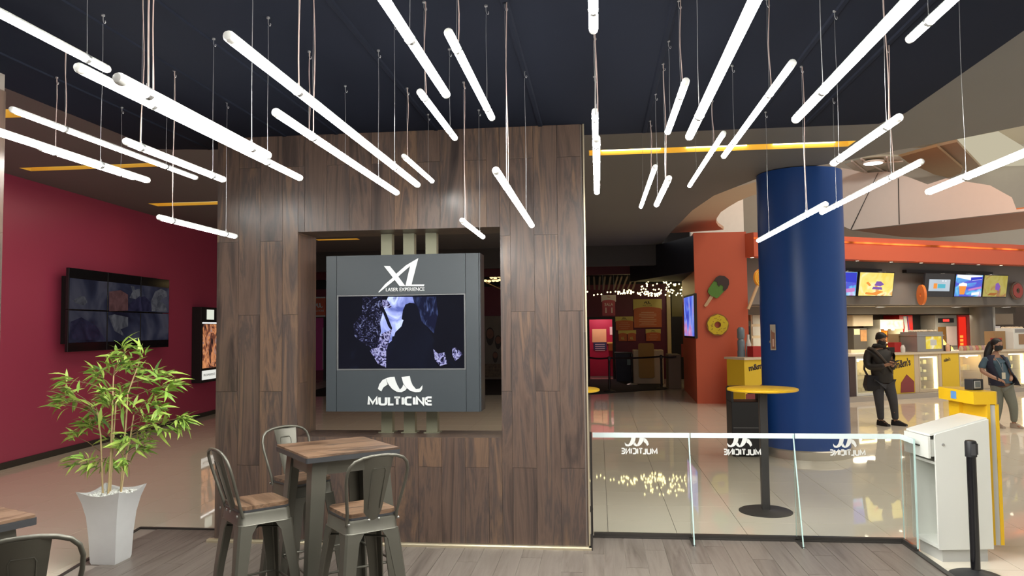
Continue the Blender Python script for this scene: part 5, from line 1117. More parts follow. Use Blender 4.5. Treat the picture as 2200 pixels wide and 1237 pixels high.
# counter fronts, one unit after the other, and the continuous worktop
def unit(label, s0, s1, m, name='counter_unit', z1=1.06, d=.62):
    t = cth(name, label, 'counter', s0, 0, 0, 'counter units'); w = s1-s0
    MB().box(.002, w-.002, .0, d, .12, z1).build('cabinet', m, t); MB().box(.002, w-.002, .06, d, 0, .1195).build('plinth', grey_light, t); return t, w
def lit_case(label, s0, s1, inner, lamp, shelves=2, vled=True, frame=cream):
    t = cth('display_case', label, 'display case', s0, 0, 0, 'lit display cases in the counter'); w = s1-s0
    MB().box(.002, w-.002, .02, .6, 0, .1195).build('plinth', grey_light, t)
    MB().box(.002, .04, 0, .6, .12, 1.06).box(w-.04, w-.002, 0, .6, .12, 1.06).box(.04, w-.04, 0, .6, .12, .18).box(.04, w-.04, 0, .6, 1.0, 1.06).build('case_frame', frame, t)
    MB().box(.04, w-.04, .52, .6, .18, 1.0).build('back', inner, t)
    for k in range(shelves):
        z = .18+(k+1)*.82/(shelves+1); MB().box(.045, w-.10, .06, .51, z, z+.010).build('shelf', glass_m, t)
    if vled: MB().box(w-.085, w-.045, .03, .07, .2, .98).build('lamp', led_white, t)
    else:
        for a in (.28, .72): MB().sphere((w*a, .25, .95), .035, 10).build('lamp', led_warm, t)
    MB().box(.06, w-.12, .03, .06, .965, .99).build('top_lamp', led_white if vled else led_warm, t)
    rnd = random.Random(int(s0*10))
    mb = MB()
    for k in range(shelves+1):
        z = .18+k*.82/(shelves+1)+.014
        for q in range(max(2, int(w/.16))):
            x = .09+q*.15
            if x < w-.2: mb.box(x, x+rnd.uniform(.06, .12), .2, .32, z, z+rnd.uniform(.05, .13))
    mb.build('products', M('product_mix', (0.75, 0.60, 0.30), 0.5, var=.5, scale=4), t, kind='stuff')
    MB().box(.04, w-.04, .004, .010, .18, 1.0).build('pane', glass_m, t)
    return t, w
mm_y = M('yellow_poster_print', (0.80, 0.56, 0.03), 0.45, var=.05, scale=1); mm_r = M('maroon_poster_print', (0.26, 0.05, 0.055), 0.5)
def promo(label, s0, s1, txt=True, dark=None, sized=(.1, .7), z=(.80, .92)):
    t = cth('promo_panel', label, 'advertising panel', s0, -.002, 0, 'yellow sweets panels on the counter front'); w = s1-s0
    MB().box(.003, w-.003, 0, .6, .12, 1.06).build('panel', mm_y, t); MB().box(.003, w-.003, .06, .6, 0, .1195).build('plinth', grey_light, t)
    if txt: text('brand_lettering', "m&m's", M('brown_lettering', (0.035, 0.02, 0.03), 0.5) if 'brown_lettering' not in bpy.data.materials else bpy.data.materials['brown_lettering'], t, w*sized[0], w*sized[1], z[0], z[1], -.001, bold=.035, rot=.14)
    if dark: MB().prism([(u*w, v) for u, v in dark], 'y', -.006, -.0005).build('dark_shape', mm_r, t)
promo('yellow sweets panel between the orange wall and the blue column', -3.1, -2.12, True, [(.02, .14), (.98, .14), (.98, .74), (.70, .62), (.30, .42), (.02, .30)], (.12, .62), (.84, .98))
unit('cream counter unit hidden behind the blue column', -2.12, -.04, cream)
unit('narrow dark brown counter unit at right edge of blue column', -.03, .17, M('dark_brown_board', (0.07, 0.045, 0.045), 0.5))
lit_case('white lit display case left of the man with the phone', .18, 1.38, case_in, led_warm, 1, False, lam_white)
promo('yellow sweets panel with lettering beside the man with the phone', 1.39, 2.10, True, [(.30, .14), (.96, .14), (.96, .40), (.62, .58), (.34, .38)], (.12, .82), (.76, .96))
unit('narrow cream counter unit right of the lettered yellow panel', 2.105, 2.26, cream)
lit_case('yellow lit display case with bright upright lamp, left of the second sweets panel', 2.265, 2.95, gold_in, led_white, 3)
unit('narrow cream counter unit left of the second sweets panel', 2.955, 3.06, cream)
promo('yellow sweets panel with small lettering behind the ticket scanner', 3.065, 3.68, True, None, (.12, .5), (.86, .95))
lit_case('warm lit display case with two glowing lamps behind the ticket scanner', 3.69, 4.56, gold_in, led_warm, 1, False)
unit('cream counter unit behind the woman', 4.565, 5.52, cream)
lit_case('yellow lit display case with bright upright lamp at the right frame edge', 5.525, 6.22, gold_in, led_white, 3)
unit('cream counter unit beyond the right frame edge', 6.225, 8.5, cream)
tag(MB().box(-3.12, 8.52, -.04, .66, 1.0605, 1.11).xf(cm).build('worktop', M('pale_worktop', (0.66, 0.58, 0.44), 0.35)), 'long pale worktop running along the whole snack counter', 'worktop')
cst('trim_11', MB().box(-3.15, 9, -.16, .0, 0, .115), M('plinth_step_grey', (0.42, 0.39, 0.36), 0.4))
# things standing on the worktop
WT = 1.1105
def box_thing(name, label, cat, s, t, w, d, h, m, z=WT, group=None):
    o = cth(name, label, cat, s, t, z, group); MB().box(0, w, 0, d, 0, h, .006).build('body', m, o); return o
pm = box_thing('popcorn_warmer', 'grey metal food warmer with a yellow picture on the counter', 'food warmer', 2.36, .10, .92, .5, .50, M('grey_metal', (0.36, 0.35, 0.33), 0.35, .5))
MB().box(.30, .84, -.012, -.001, .07, .38).build('picture', SCREEN('warmer_picture', [(0.3, (0.75, 0.45, 0.03)), (0.5, (0.85, 0.66, 0.08)), (0.65, (0.9, 0.8, 0.55))], 3, .8), pm)
MB().box(.44, .66, -.016, -.0125, .16, .30).build('picture_label', letter_w, pm)
mb = MB(); rnd = random.Random(8)
for k in range(26): mb.ball((rnd.uniform(.1, .85), rnd.uniform(.1, .42), .52), .05, 1, (1.2, 1, .6))
mb.build('popcorn_bags', M('popcorn_cream', (0.78, 0.66, 0.48), 0.7), pm, kind='stuff')
MB().box(-.02, .94, -.02, .52, .40, .415).build('lid_edge', steel, pm)
pm2 = box_thing('popcorn_warmer', 'white metal food warmer with a brown window behind the woman', 'food warmer', 5.95, .10, .72, .5, .56, lam_white)
MB().box(.2, .56, -.012, -.001, .12, .40).build('window', M('brown_window', (0.32, 0.19, 0.09), 0.3), pm2)
MB().box(.06, .66, -.010, -.001, .44, .53).build('grey_panel', grey_p, pm2)
mb = MB()
for k in range(18): mb.ball((rnd.uniform(.12, .6), rnd.uniform(.1, .42), .57), .05, 1, (1.2, 1, .6))
mb.build('popcorn_bags', bpy.data.materials['popcorn_cream'], pm2, kind='stuff')
card = M('brown_cardboard', (0.33, 0.21, 0.10), 0.7); redb = M('red_box_print', (0.42, 0.02, 0.02), 0.45); clearj = M('jar_white', (0.7, 0.68, 0.62), 0.3)
box_thing('cash_register', 'small black cash register right of the man with the phone', 'cash register', 1.50, .22, .22, .25, .13, black_m)
box_thing('carton', 'red carton left of the grey food warmer', 'carton', 1.95, .42, .24, .2, .24, redb)
box_thing('carton', 'brown carton behind the left side of the grey food warmer', 'carton', 2.00, .635, .42, .02, .45, card)
box_thing('cash_register', 'black till with white front right of the grey food warmer', 'cash register', 3.42, .2, .26, .22, .15, black_m)
box_thing('carton', 'dark red carton standing on the counter under the red fridge', 'carton', 3.45, .45, .18, .12, .36, redb)
box_thing('carton', 'brown carton stack left of the white food warmer', 'carton', 5.50, .3, .42, .3, .48, card)
box_thing('carton', 'small red carton behind the woman on the counter', 'carton', 5.30, .15, .26, .14, .30, redb)
for k, (s, lab) in enumerate(((1.80, 'white cup dispenser left of the grey warmer'), (3.37, 'peach coloured cup left of the black till'), (5.12, 'white bottle behind the woman'), (3.36, 'grey jar left of black till'))):
    tag(MB().lathe([(.05, 0), (.055, .1), (.05, .14), (.03, .17), (.03, .19)], 14, (*CW_(s, .05 if k != 3 else .5), WT)).build('jar', clearj if k != 1 else M('peach_cup', (0.7, 0.4, 0.25), 0.4), smooth=True), lab, 'jar')
rnd = random.Random(21); cols_ = [(0.6, 0.45, 0.3), (0.55, 0.2, 0.16), (0.5, 0.42, 0.18), (0.45, 0.3, 0.3)]
bag_ms = [M('snack_bag_print', c, .5) for c in cols_]
for k in range(9):
    s = 4.05+k*.115
    tag(MB().loft([[(-.045, -.03, 0), (.045, -.03, 0), (.045, .03, 0), (-.045, .03, 0)], [(-.05, -.035, .05), (.05, -.035, .05), (.05, .035, .05), (-.05, .035, .05)], [(-.045, -.004, .12), (.045, -.004, .12), (.045, .004, .12), (-.045, .004, .12)]]).xf(Matrix.Translation((*CW_(s, .2), WT)) @ Matrix.Rotation(CA, 4, 'Z')).build('snack_bag', bag_ms[k % 4]),
        ['tan', 'dull red', 'olive', 'brownish pink'][k % 4]+' snack bag under the grey column, '+['first', 'second', 'third', 'fourth', 'fifth', 'sixth', 'seventh', 'eighth', 'last'][k]+' of the row from the left', 'snack bag', 'snack bags on the counter')
# back row
white_cab = M('cream_cabinet', (0.66, 0.57, 0.43), 0.45, var=.03)
def back_unit(name, label, cat, s0, s1, z0, z1, m, t=3.75, d=.6):
    o = cth(name, label, cat, s0, t, z0); MB().box(0, s1-s0, 0, d, 0, z1-z0, .005).build('body', m, o); return o, s1-s0, z1-z0
o, w, h = back_unit('wall_cabinet', 'cream wall cabinet between blue column and lit fridge', 'cabinet', 4.1, 4.93, 1.76, 2.1, white_cab); MB().box(.02, w-.02, -.012, -.0005, .02, h-.02).build('door', white_cab, o)
o, w, h = back_unit('wall_cabinet', 'cream wall cabinet right of the grey column', 'cabinet', 10.2, 11.35, 1.75, 2.3, white_cab); MB().box(.05, w-.12, -.012, -.0005, .02, h-.2).build('door', white_cab, o)
o, w, h = back_unit('back_counter', 'cream back counter below the wall cabinet left of the fridge', 'counter', 4.0, 5.0, 0, 1.05, white_cab)
o, w, h = back_unit('coffee_machine', 'dark coffee machine with lit header under the left cream cabinet', 'coffee machine', 4.12, 4.66, 1.0505, 1.70, M('machine_dark', (0.08, 0.075, 0.07), 0.4))
MB().box(0.02, w*.45, -.01, -.0005, h-.2, h-.03).build('lit_header', EM('machine_header', (1, .75, .35), 1.2), o); MB().box(w*.5, w-.02, -.01, -.0005, .25, h-.05).build('product_picture', M('machine_picture', (0.45, 0.24, 0.1), 0.4, var=.5, scale=8), o)
# lit fridge with cups
fr = cth('drinks_fridge', 'open lit shelf fridge with a glowing yellow header behind the man', 'fridge', 5.02, 3.6)
w = .98
MB().box(0, .05, 0, .6, .05, 1.95).box(w-.05, w, 0, .6, .05, 1.95).box(0.05, w-.05, .55, .6, .05, 1.95).box(0, w, 0, .6, 0, .049).build('case', lam_white, fr)
MB().box(0, w, -.03, .6, 1.66, 1.95).build('header_box', lam_white, fr)
MB().box(.27, .92, -.045, -.0305, 1.72, 1.91).build('lit_header', EM('fridge_header', (1.0, .74, .22), 3.2, .3, 6), fr)
for z in (.6, .95, 1.22): MB().box(.055, w-.055, .05, .54, z, z+.02).build('shelf', lam_white, fr)
for a in (.2, .5, .8): MB().sphere((w*a, .2, 1.64), .04, 8, (1.6, 1, .5)).build('lamp', led_white, fr)
MB().box(.06, w-.06, .5, .545, .06, 1.65).build('back_panel', M('fridge_back', (0.35, 0.12, 0.05), 0.5), fr)
tag(MB().lathe([(.09, 0), (.14, .36), (.145, .37)], 20, (*CW_(5.42, 3.85), 1.2405)).build('big_cup', M('orange_cup', (0.9, 0.28, 0.01), 0.4), smooth=True), 'tall orange cup on the upper shelf of the lit fridge', 'cup')
tag(MB().lathe([(.10, 0), (.15, .18), (.17, .19)], 20, (*CW_(5.42, 3.85), .9705)).build('popcorn_bucket', M('yellow_bucket', (0.9, 0.6, 0.1), 0.4), smooth=True), 'yellow popcorn bucket on the middle shelf of the lit fridge', 'bucket')
for k, (s, z) in enumerate(((5.18, 1.2405), (5.68, 1.2405), (5.80, 1.2405))):
    tag(MB().lathe([(.04, 0), (.04, .13), (.02, .17), (.02, .2)], 12, (*CW_(s, 3.85), z)).build('bottle', clearj, smooth=True), ['white bottle left of the orange cup in the fridge', 'white bottle right of the orange cup in the fridge', 'white bottle at the right end of the fridge shelf'][k], 'bottle', 'bottles in the lit fridge')
# drinks machine, popcorn machine, red fridge, column
red_lit = EM('red_panel_lit', (0.85, 0.03, 0.015), .8); red_s = M('red_gloss', (0.60, 0.02, 0.015), 0.3); ice_s = M('pale_ice_print', (0.62, 0.72, 0.74), 0.4)
o, w, h = back_unit('drinks_machine', 'tall red drinks machine with a pale bottle picture beside the fridge', 'drinks machine', 6.04, 6.62, 0, 2.09, red_s)
MB().prism([(.02, 1.0), (.10, 1.0), (.12, 1.62), (.02, 1.62)], 'y', -.01, -.0005).build('lit_side', red_lit, o); MB().prism([(.14, .9), (.26, .9), (.40, 1.5), (.34, 1.62), (.30, 2.05), (.16, 2.05), (.22, 1.7), (.14, 1.35)], 'y', -.012, -.0005).build('bottle_picture', ice_s, o); MB().prism([(.40, 1.55), (.44, 1.5), (.36, 2.05), (.33, 2.05)], 'y', -.011, -.0005).build('violet_stripe', M('violet_print', (0.12, 0.08, 0.3), 0.5), o)
o, w, h = back_unit('popcorn_machine', 'big popcorn machine with red lit display and glowing popcorn inside', 'popcorn machine', 7.56, 8.54, 0, 2.08, M('machine_grey', (0.42, 0.42, 0.40), 0.4, .3), 3.7)
MB().box(.12, .82, -.02, -.0005, 1.84, 1.98).build('display_strip', black_m, o); MB().box(.32, .60, -.024, -.0205, 1.87, 1.95).build('lit_display', EM('red_display', (1, .04, .03), 1.8), o)
MB().box(.10, .44, -.015, -.0005, .95, 1.70).build('window', M('machine_window', (0.25, 0.13, 0.04), 0.2), o); MB().prism([(.02, .93), (.75, .93), (.70, 1.05), (.45, 1.15), (.28, 1.32), (.1, 1.36), (.02, 1.3)], 'y', -.03, -.0155).build('popcorn_heap', EM('popcorn_glow', (1.0, .70, .18), 1.5, .4, 9), o); MB().prism([(.46, 1.1), (.90, 1.1), (.92, 1.72), (.44, 1.72)], 'y', -.035, -.0305).build('white_panel', M('pinkish_panel', (0.82, 0.68, 0.68), 0.4), o)
o, w, h = back_unit('red_fridge', 'glowing red drinks fridge left of the grey column', 'fridge', 8.58, 9.32, 0, 2.08, red_s, 3.7)
MB().box(.04, .36, -.012, -.0005, .85, 2.02).build('lit_door', red_lit, o); MB().box(.40, .70, -.012, -.0005, .85, 2.02).build('side_print', M('red_print', (0.5, 0.06, 0.05), 0.4, var=.5, scale=3), o)
for k in range(4): MB().box(.06, .2, -.02, -.0125, .98+k*.12, 1.06+k*.12).build('can_row', EM('orange_cans_lit', (1.0, .35, .05), 1.0), o)
tag(MB().box(6.66, 7.5, 4.2, 4.39, 1.62, 2.08).xf(cm).build('dark_niche', black_m), 'dark open niche between the drinks machine and popcorn machine', 'niche')
for k in range(4): tag(MB().lathe([(.07, 0), (.09, .12)], 12, (*CW_(6.78+k*.19, 3.95), 1.5005)).build('cup_stack', clearj), 'clear cup stack in front of the dark niche, '+['first', 'second', 'third', 'fourth'][k]+' from the left', 'cup stack', 'cup stacks by the dark niche')
tag(MB().box(6.66, 7.5, 3.8, 4.38, 1.42, 1.5).xf(cm).build('niche_shelf', card), 'brown shelf carrying cup stacks below the dark niche', 'shelf')
gcm = cth('grey_column', 'dark grey column behind the counter with a taped sheet', 'column', 7.35, 2.0)
MB().lathe([(.30, 0), (.30, 2.295)], 32).build('shaft', M('column_grey', (0.11, 0.10, 0.09), 0.35), gcm, True); MB().lathe([(.05, 0), (.05, 2.29)], 12, (.30, -.16, 0)).build('pipe', grey_light, gcm, True)
MB().box(.22, .44, -.262, -.258, 1.42, 1.72).build('taped_sheet', M('white_sheet', (0.75, 0.73, 0.76), 0.6), gcm)
# left of the blue column, seen in the gap
o, w, h = back_unit('shelf_unit', 'white shelf unit in the gap left of the blue column', 'shelf unit', .22, .9, 0, 2.2, white_cab, 3.7); 
for k in range(3): MB().box(.04, .3, -.02, -.0005, 1.2+k*.33, 1.45+k*.33).build('white_box', letter_w, o)
o, w, h = back_unit('drink_shelf', 'dark shelf of bottles in the gap beside the orange wall', 'shelf', -.25, .21, 0, 1.95, M('dark_shelf', (0.035, 0.025, 0.02), 0.5), 3.7)
MB().box(.08, .42, -.01, -.0005, 1.45, 1.8).build('dark_screen', black_gloss, o); MB().box(.05, .42, -.02, -.0005, 1.05, 1.2).build('red_bottles', M('reddish_mix', (0.3, 0.06, 0.04), 0.4, var=.7, scale=12), o)
tag(MB().lathe([(.08, 0), (.085, .20), (.075, .24), (.06, .26), (.085, .29), (.085, .48), (.05, .53)], 16, (*CW_(-2.80, .45), WT+.14)).lathe([(.09, -.14), (.09, 0)], 16, (*CW_(-2.80, .45), WT+.14)).build('water_bottle', M('bluish_plastic', (0.16, 0.21, 0.25), 0.15), smooth=True), 'large bluish water bottle on the counter beside the orange wall', 'bottle')
tag(MB().box(-2.74, -2.5, .12, .32, WT, WT+.24).xf(cm).build('carton', redb), 'red carton on the counter in the gap left of the blue column', 'carton')
tag(MB().lathe([(.06, 0), (.065, .28), (.03, .4), (.03, .5)], 14, (*CW_(-2.62, .42), WT)).build('sauce_bottle', clearj, smooth=True), 'white bottle behind the red carton left of the blue column', 'bottle')
# ================================================================== PEOPLE
def skin(name, V, E, R, mat, parent, sub=2, root=0, loc=(0, 0, 0)):
    me = bpy.data.meshes.new(name); me.from_pydata([Vector(v)+Vector(loc) for v in V], E, [])
    o = link(bpy.data.objects.new(name, me)); md = o.modifiers.new('s', 'SKIN'); md.use_smooth_shade = True
    o.modifiers.new('u', 'SUBSURF').levels = sub; o.modifiers['u'].render_levels = sub
    for i, r in enumerate(R):
        d = me.skin_vertices[0].data[i]; d.radius = r if isinstance(r, (tuple, list)) else (r, r); d.use_root = (i == root)
    bpy.context.view_layer.update()
    nm = bpy.data.meshes.new_from_object(o.evaluated_get(bpy.context.evaluated_depsgraph_get()))
    bpy.data.objects.remove(o); nm.name = name; nm.materials.clear(); nm.materials.append(mat)
    for p in nm.polygons: p.use_smooth = True
    r = link(bpy.data.objects.new(name, nm)); r.parent = parent
    return r
def limb(pts, rad):
    return list(pts), [(i, i+1) for i in range(len(pts)-1)], list(rad)
class Sk:
    def __init__(s): s.V, s.E, s.R = [], [], []
    def add(s, p, r, to=None):
        s.V.append(p); s.R.append(r); i = len(s.V)-1
        if to is not None: s.E.append((to, i))
        return i
    def chain(s, pts, rad, to=None):
        for p, r in zip(pts, rad): to = s.add(p, r, to)
        return to
def hand(sk, wrist, palm, fdir, up, to, sc=1.0):
    """palm, four fingers of unequal length bent at the knuckles, a thumb leaving the side of the palm"""
    f = Vector(fdir).normalized(); u = Vector(up).normalized(); sd = f.cross(u).normalized(); p = Vector(palm)
    pi = sk.add(tuple(p), .026*sc, to); kn = sk.add(tuple(p+f*.035*sc), .026*sc, pi)
    return p, f, u, sd, kn
def fingers(name, p, f, u, sd, mat, parent, sc=1.0, curl=.6):
    for k, (off, L) in enumerate(((-.027, .062), (-.009, .072), (.009, .067), (.026, .052))):
        b = p+f*.028*sc+sd*off*sc
        c = b+f*.030*sc; d1 = (f*math.cos(curl)-u*math.sin(curl)); m_ = c+d1*L*.42*sc; d2 = (f*math.cos(curl*2)-u*math.sin(curl*2)); e = m_+d2*L*.4*sc
        skin(name, [tuple(b), tuple(c), tuple(m_), tuple(e)], [(0, 1), (1, 2), (2, 3)], [.010*sc, .0095*sc, .0085*sc, .0065*sc], mat, parent, 1)
    b = p-sd*.02*sc-f*.01*sc; c = b-sd*.028*sc+f*.018*sc-u*.01; e = c+f*.03*sc-u*.018*sc
    skin(name, [tuple(b), tuple(c), tuple(e)], [(0, 1), (1, 2)], [.012*sc, .010*sc, .008*sc], mat, parent, 1)
def head(parent, c, turn, nod, s, skin_m, hair_m, long_hair=None, mask_m=None):
    """head built facing -Y, then turned and nodded"""
    h = link(bpy.data.objects.new('head', None)); bpy.data.objects.remove(h)
    X = Matrix.Translation(c) @ Matrix.Rotation(turn, 4, 'Z') @ Matrix.Rotation(nod, 4, 'X') @ Matrix.Scale(s, 4)
    prof = [(0, -.118), (.030, -.112), (.048, -.095), (.058, -.07), (.066, -.03), (.072, .01), (.074, .05), (.066, .085), (.045, .108), (.02, .117), (0, .119)]
    m = MB(); rings = []
    for r, z in prof[1:-1]:
        rr = []
        for k in range(20):
            a = 2*PI*k/20; ca, sa = math.cos(a), math.sin(a)
            y = sa*r*1.22+(.012 if z > 0 else -.004+.02*(-z/.118)*-1)
            rr.append((ca*r, y, z))
        rings.append(rr)
    m.loft(rings); 
    m.loft([[(-.014, -.070, -.03), (.014, -.070, -.03), (.011, -.098, -.034), (-.011, -.098, -.034)], [(-.009, -.074, .012), (.009, -.074, .012), (.005, -.082, .012), (-.005, -.082, .012)]])
    for sx in (-1, 1): m.sphere((sx*.073, .008, -.012), .022, 8, (.35, .7, 1.1))
    hd = m.xf(X).build('head', skin_m, parent, True)
    eye = MB()
    for sx in (-1, 1): eye.sphere((sx*.029, -.074, .008), .011, 8, (1.1, .6, .7))
    eye.xf(X).build('eyes', M('eye_dark', (0.02, 0.015, 0.012), 0.2) if 'eye_dark' not in bpy.data.materials else bpy.data.materials['eye_dark'], parent)
    if mask_m:
        m = MB(); rings = []
        for z, r, y0 in ((-.105, .052, .0), (-.085, .064, -.006), (-.05, .073, -.016), (-.02, .076, -.014), (-.004, .074, -.006)):
            rings.append([(math.cos(a)*r, math.sin(a)*r*1.24+y0*.6, z) for a in [PI+PI*k/12 for k in range(13)]]+[(math.cos(a)*r*.9, math.sin(a)*r*1.05, z) for a in [2*PI-PI*k/12 for k in range(13)]])
        m.loft(rings).xf(X).build('face_mask', mask_m, parent, True)
    m = MB(); rings = []
    for z, r in ((-.03, .070), (0.0, .079), (.04, .083), (.08, .078), (.108, .06), (.124, .035), (.130, .01)):
        ring = []
        for k in range(24):
            a = 2*PI*k/24; sa = math.sin(a); rr = r*(1.0+.05*math.sin(5*a+z*60))
            y = sa*rr*1.2+.014
            if sa < -.25 and z < .05: y = max(y, -.055+(.05-z)*1.0)
            ring.append((math.cos(a)*rr, y, z))
        rings.append(ring)
    m.loft(rings).xf(X).build('hair', hair_m, parent, True)
    if long_hair:
        skin('long_hair', *long_hair, hair_m, parent, 2)
    return X
sk1 = M('warm_skin', (0.36, 0.19, 0.115), 0.5); hair_b = M('black_hair', (0.010, 0.008, 0.008), 0.45); mask_b = M('black_mask', (0.012, 0.012, 0.014), 0.6)
jk = M('dark_jacket', (0.022, 0.019, 0.016), 0.65, var=.2, scale=20); jeans = M('charcoal_jeans', (0.045, 0.045, 0.052), 0.75, var=.2, scale=25); shoe_b = M('black_shoe', (0.01, 0.01, 0.01), 0.5); strap_m = M('brown_strap', (0.075, 0.058, 0.045), 0.6)
MX, MY = (5.16, 14.488)
man = thing('person', 'man in dark jacket and black mask looking down at the phone in his hands', 'person', (MX, MY, 0))
# body skeleton: pelvis root, torso, neck, arms, legs (x right in the photo, -y towards the camera)
def man_body(off, arms=True, legs=True, neck=True):
    s = Sk(); o = off
    pel = s.add((-.08, 0, .84), (.135+o, .105+o)); wa = s.add((-.10, -.005, .98), (.135+o, .11+o), pel); ch = s.add((-.125, 0, 1.18), (.155+o, .12+o), wa); up = s.add((-.135, .01, 1.32), (.115+o, .095+o), ch)
    return s, pel, up, ch
s, pel, up, ch = man_body(0)
nk = s.add((-.13, -.005, 1.41), .052, up); s.add((-.115, -.03, 1.47), .05, nk)
el1 = s.chain([(-.30, .02, 1.31), (-.345, .0, 1.20), (-.335, -.02, 1.06), (-.20, -.16, 1.055), (-.08, -.25, 1.10)], [.058, .05, .044, .040, .028], up)
p1 = hand(s, None, (-.035, -.275, 1.115), (.75, -.2, .45), (-.3, .3, .9), el1)
el2 = s.chain([(.035, .02, 1.31), (.085, .03, 1.17), (.075, .0, 1.03), (.05, -.14, 1.06), (.01, -.24, 1.11)], [.058, .05, .043, .038, .028], up)
for side, pts in ((0, [(-.165, 0, .78), (-.165, -.03, .46), (-.125, .03, .10), (-.125, .02, .05), (-.09, -.10, .035)]), (1, [(.01, .01, .78), (.075, -.03, .46), (.13, .04, .10), (.13, .03, .05), (.205, -.06, .035)])):
    s.chain(pts, [.092, .062, .042, .04, .035], pel)
skin('body', s.V, s.E, s.R, sk1, man, 2)
s, pel, up, ch = man_body(.03); s.add((-.13, 0, 1.385), .075, up)
s.chain([(-.30, .02, 1.30), (-.345, .0, 1.19), (-.335, -.02, 1.055), (-.20, -.16, 1.05), (-.105, -.235, 1.088)], [.084, .08, .074, .064, .05], up)
s.chain([(.035, .02, 1.30), (.085, .03, 1.17), (.075, .0, 1.03), (.055, -.13, 1.055), (.03, -.20, 1.09)], [.084, .08, .072, .062, .05], up)
jo = skin('jacket', s.V, s.E, s.R, jk, man, 2)
def ell(cx, cy, rx, ry, z, n=24, wob=.02): return [(cx+rx*math.cos(2*PI*k/n)*(1+wob*math.sin(k*2.1+z*9)), cy+ry*math.sin(2*PI*k/n)*(1+wob*math.sin(k*1.7+z*7)), z) for k in range(n)]
MB().loft([ell(-.082, 0, .165, .13, .765), ell(-.08, 0, .178, .145, .772), ell(-.083, 0, .182, .150, .83), ell(-.09, 0, .178, .148, .92), ell(-.105, 0, .175, .142, 1.02), ell(-.118, 0, .165, .13, 1.12), ell(-.125, 0, .13, .10, 1.2)]).build('jacket_hem', jk, jo, True)
MB().tube([(-.20, .045, 1.405), (-.21, -.02, 1.43), (-.13, -.075, 1.435), (-.05, -.05, 1.43), (-.04, .04, 1.41), (-.12, .08, 1.42)], .042, 10, closed=True).build('collar', jk, jo, True)
s = Sk(); pel = s.add((-.08, 0, .86), (.165, .135))
for pts in ([(-.165, 0, .77), (-.17, -.025, .60), (-.165, -.03, .46), (-.135, .02, .25), (-.125, .03, .09)], [(.01, .01, .77), (.045, -.015, .60), (.075, -.03, .46), (.115, .03, .25), (.13, .04, .09)]):
    s.chain(pts, [.120, .100, .084, .068, .058], pel)
skin('trousers', s.V, s.E, s.R, jeans, man, 2)
for x, y, r in ((-.125, .03, .35), (.13, .04, .75)):
    MB().loft([[(-.045, .06, 0), (.045, .06, 0), (.05, -.08, 0), (.035, -.20, 0), (-.035, -.20, 0), (-.05, -.08, 0)], [(-.045, .062, .04), (.045, .062, .04), (.048, -.08, .045), (.033, -.195, .035), (-.033, -.195, .035), (-.048, -.08, .045)], [(-.036, .055, .10), (.036, .055, .10), (.036, -.05, .09), (.02, -.15, .05), (-.02, -.15, .05), (-.036, -.05, .09)]]).xf(Matrix.Translation((x, y, 0.001)) @ Matrix.Rotation(r, 4, 'Z')).build('shoe', shoe_b, man, True)
head(man, (-.10, -.045, 1.545), math.radians(38), math.radians(24), 1.0, sk1, hair_b, None, mask_b)
fingers('hand', *p1[:4], sk1, man, 1.0, .55)
fingers('hand', Vector((.0, -.27, 1.12)), Vector((-.3, -.6, .5)).normalized(), Vector((.5, .3, .8)).normalized(), Vector((-.3, -.6, .5)).normalized().cross(Vector((.5, .3, .8)).normalized()), sk1, man, 1.0, .5)
ph = thing('phone', 'dark phone held in the hands of the man in dark jacket', 'phone', (MX+.04, MY-.31, 1.145), .5)
MB().prism(rrect(-.037, .037, -.075, .075, .008), 'z', 0, .009).xf(Matrix.Rotation(-.5, 4, 'X')).build('case', black_m, ph); MB().prism(rrect(-.033, .033, -.07, .07, .006), 'z', .0092, .0098).xf(Matrix.Rotation(-.5, 4, 'X')).build('screen', M('phone_screen', (0.05, 0.06, 0.07), 0.15), ph)
bag = thing('shoulder_bag', 'black shoulder bag with a brown strap across the man in dark jacket', 'bag', (MX, MY, 0))
MB().loft([[(-.36+dx, dy, .62) for dx, dy in ((0, -.06), (.20, -.10), (.20, .08), (0, .10))], [(-.385+dx, dy, .72) for dx, dy in ((0, -.08), (.21, -.14), (.21, .10), (0, .13))], [(-.355+dx, dy, .90) for dx, dy in ((0, -.05), (.16, -.12), (.16, .10), (0, .10))]]).build('pouch', M('black_canvas', (0.016, 0.016, 0.02), 0.8), bag)
MB().tube([(-.30, .0, 1.40), (-.25, -.11, 1.37), (-.16, -.165, 1.25), (-.06, -.165, 1.12), (.04, -.13, .99), (.085, .0, .93)], [.022]*6, 6).build('strap', strap_m, bag, True)
MB().tube([(-.30, .0, 1.40), (-.33, .12, 1.25), (-.35, .13, 1.0), (-.31, .07, .88)], [.02]*4, 6).build('strap_back', strap_m, bag, True)

WX, WY = (7.136, 14.168)
wo = thing('person', 'woman in navy vest, blue shirt and black mask leaning back, hands in pockets', 'person', (WX, WY, 0))
sk2 = M('tan_skin', (0.42, 0.23, 0.15), 0.5); vest = M('navy_vest', (0.014, 0.016, 0.04), 0.6, var=.2, scale=18); shirt = M('slate_blue_shirt', (0.065, 0.115, 0.155), 0.7); legg = M('sage_trousers', (0.19, 0.20, 0.165), 0.75, var=.1, scale=20)
def wo_torso(o, lo=.84):
    s = Sk(); pel = s.add((-.19, .02, .82), (.135+o, .105+o)); w = s.add((-.23, .02, .97), (.112+o, .092+o), pel); c = s.add((-.27, .0, 1.12), (.128+o, .105+o), w); u = s.add((-.285, .0, 1.21), (.10+o, .08+o), c)
    return s, pel, u
s, pel, up = wo_torso(0)
nk = s.add((-.285, -.01, 1.29), .045, up); s.add((-.28, -.03, 1.34), .044, nk)
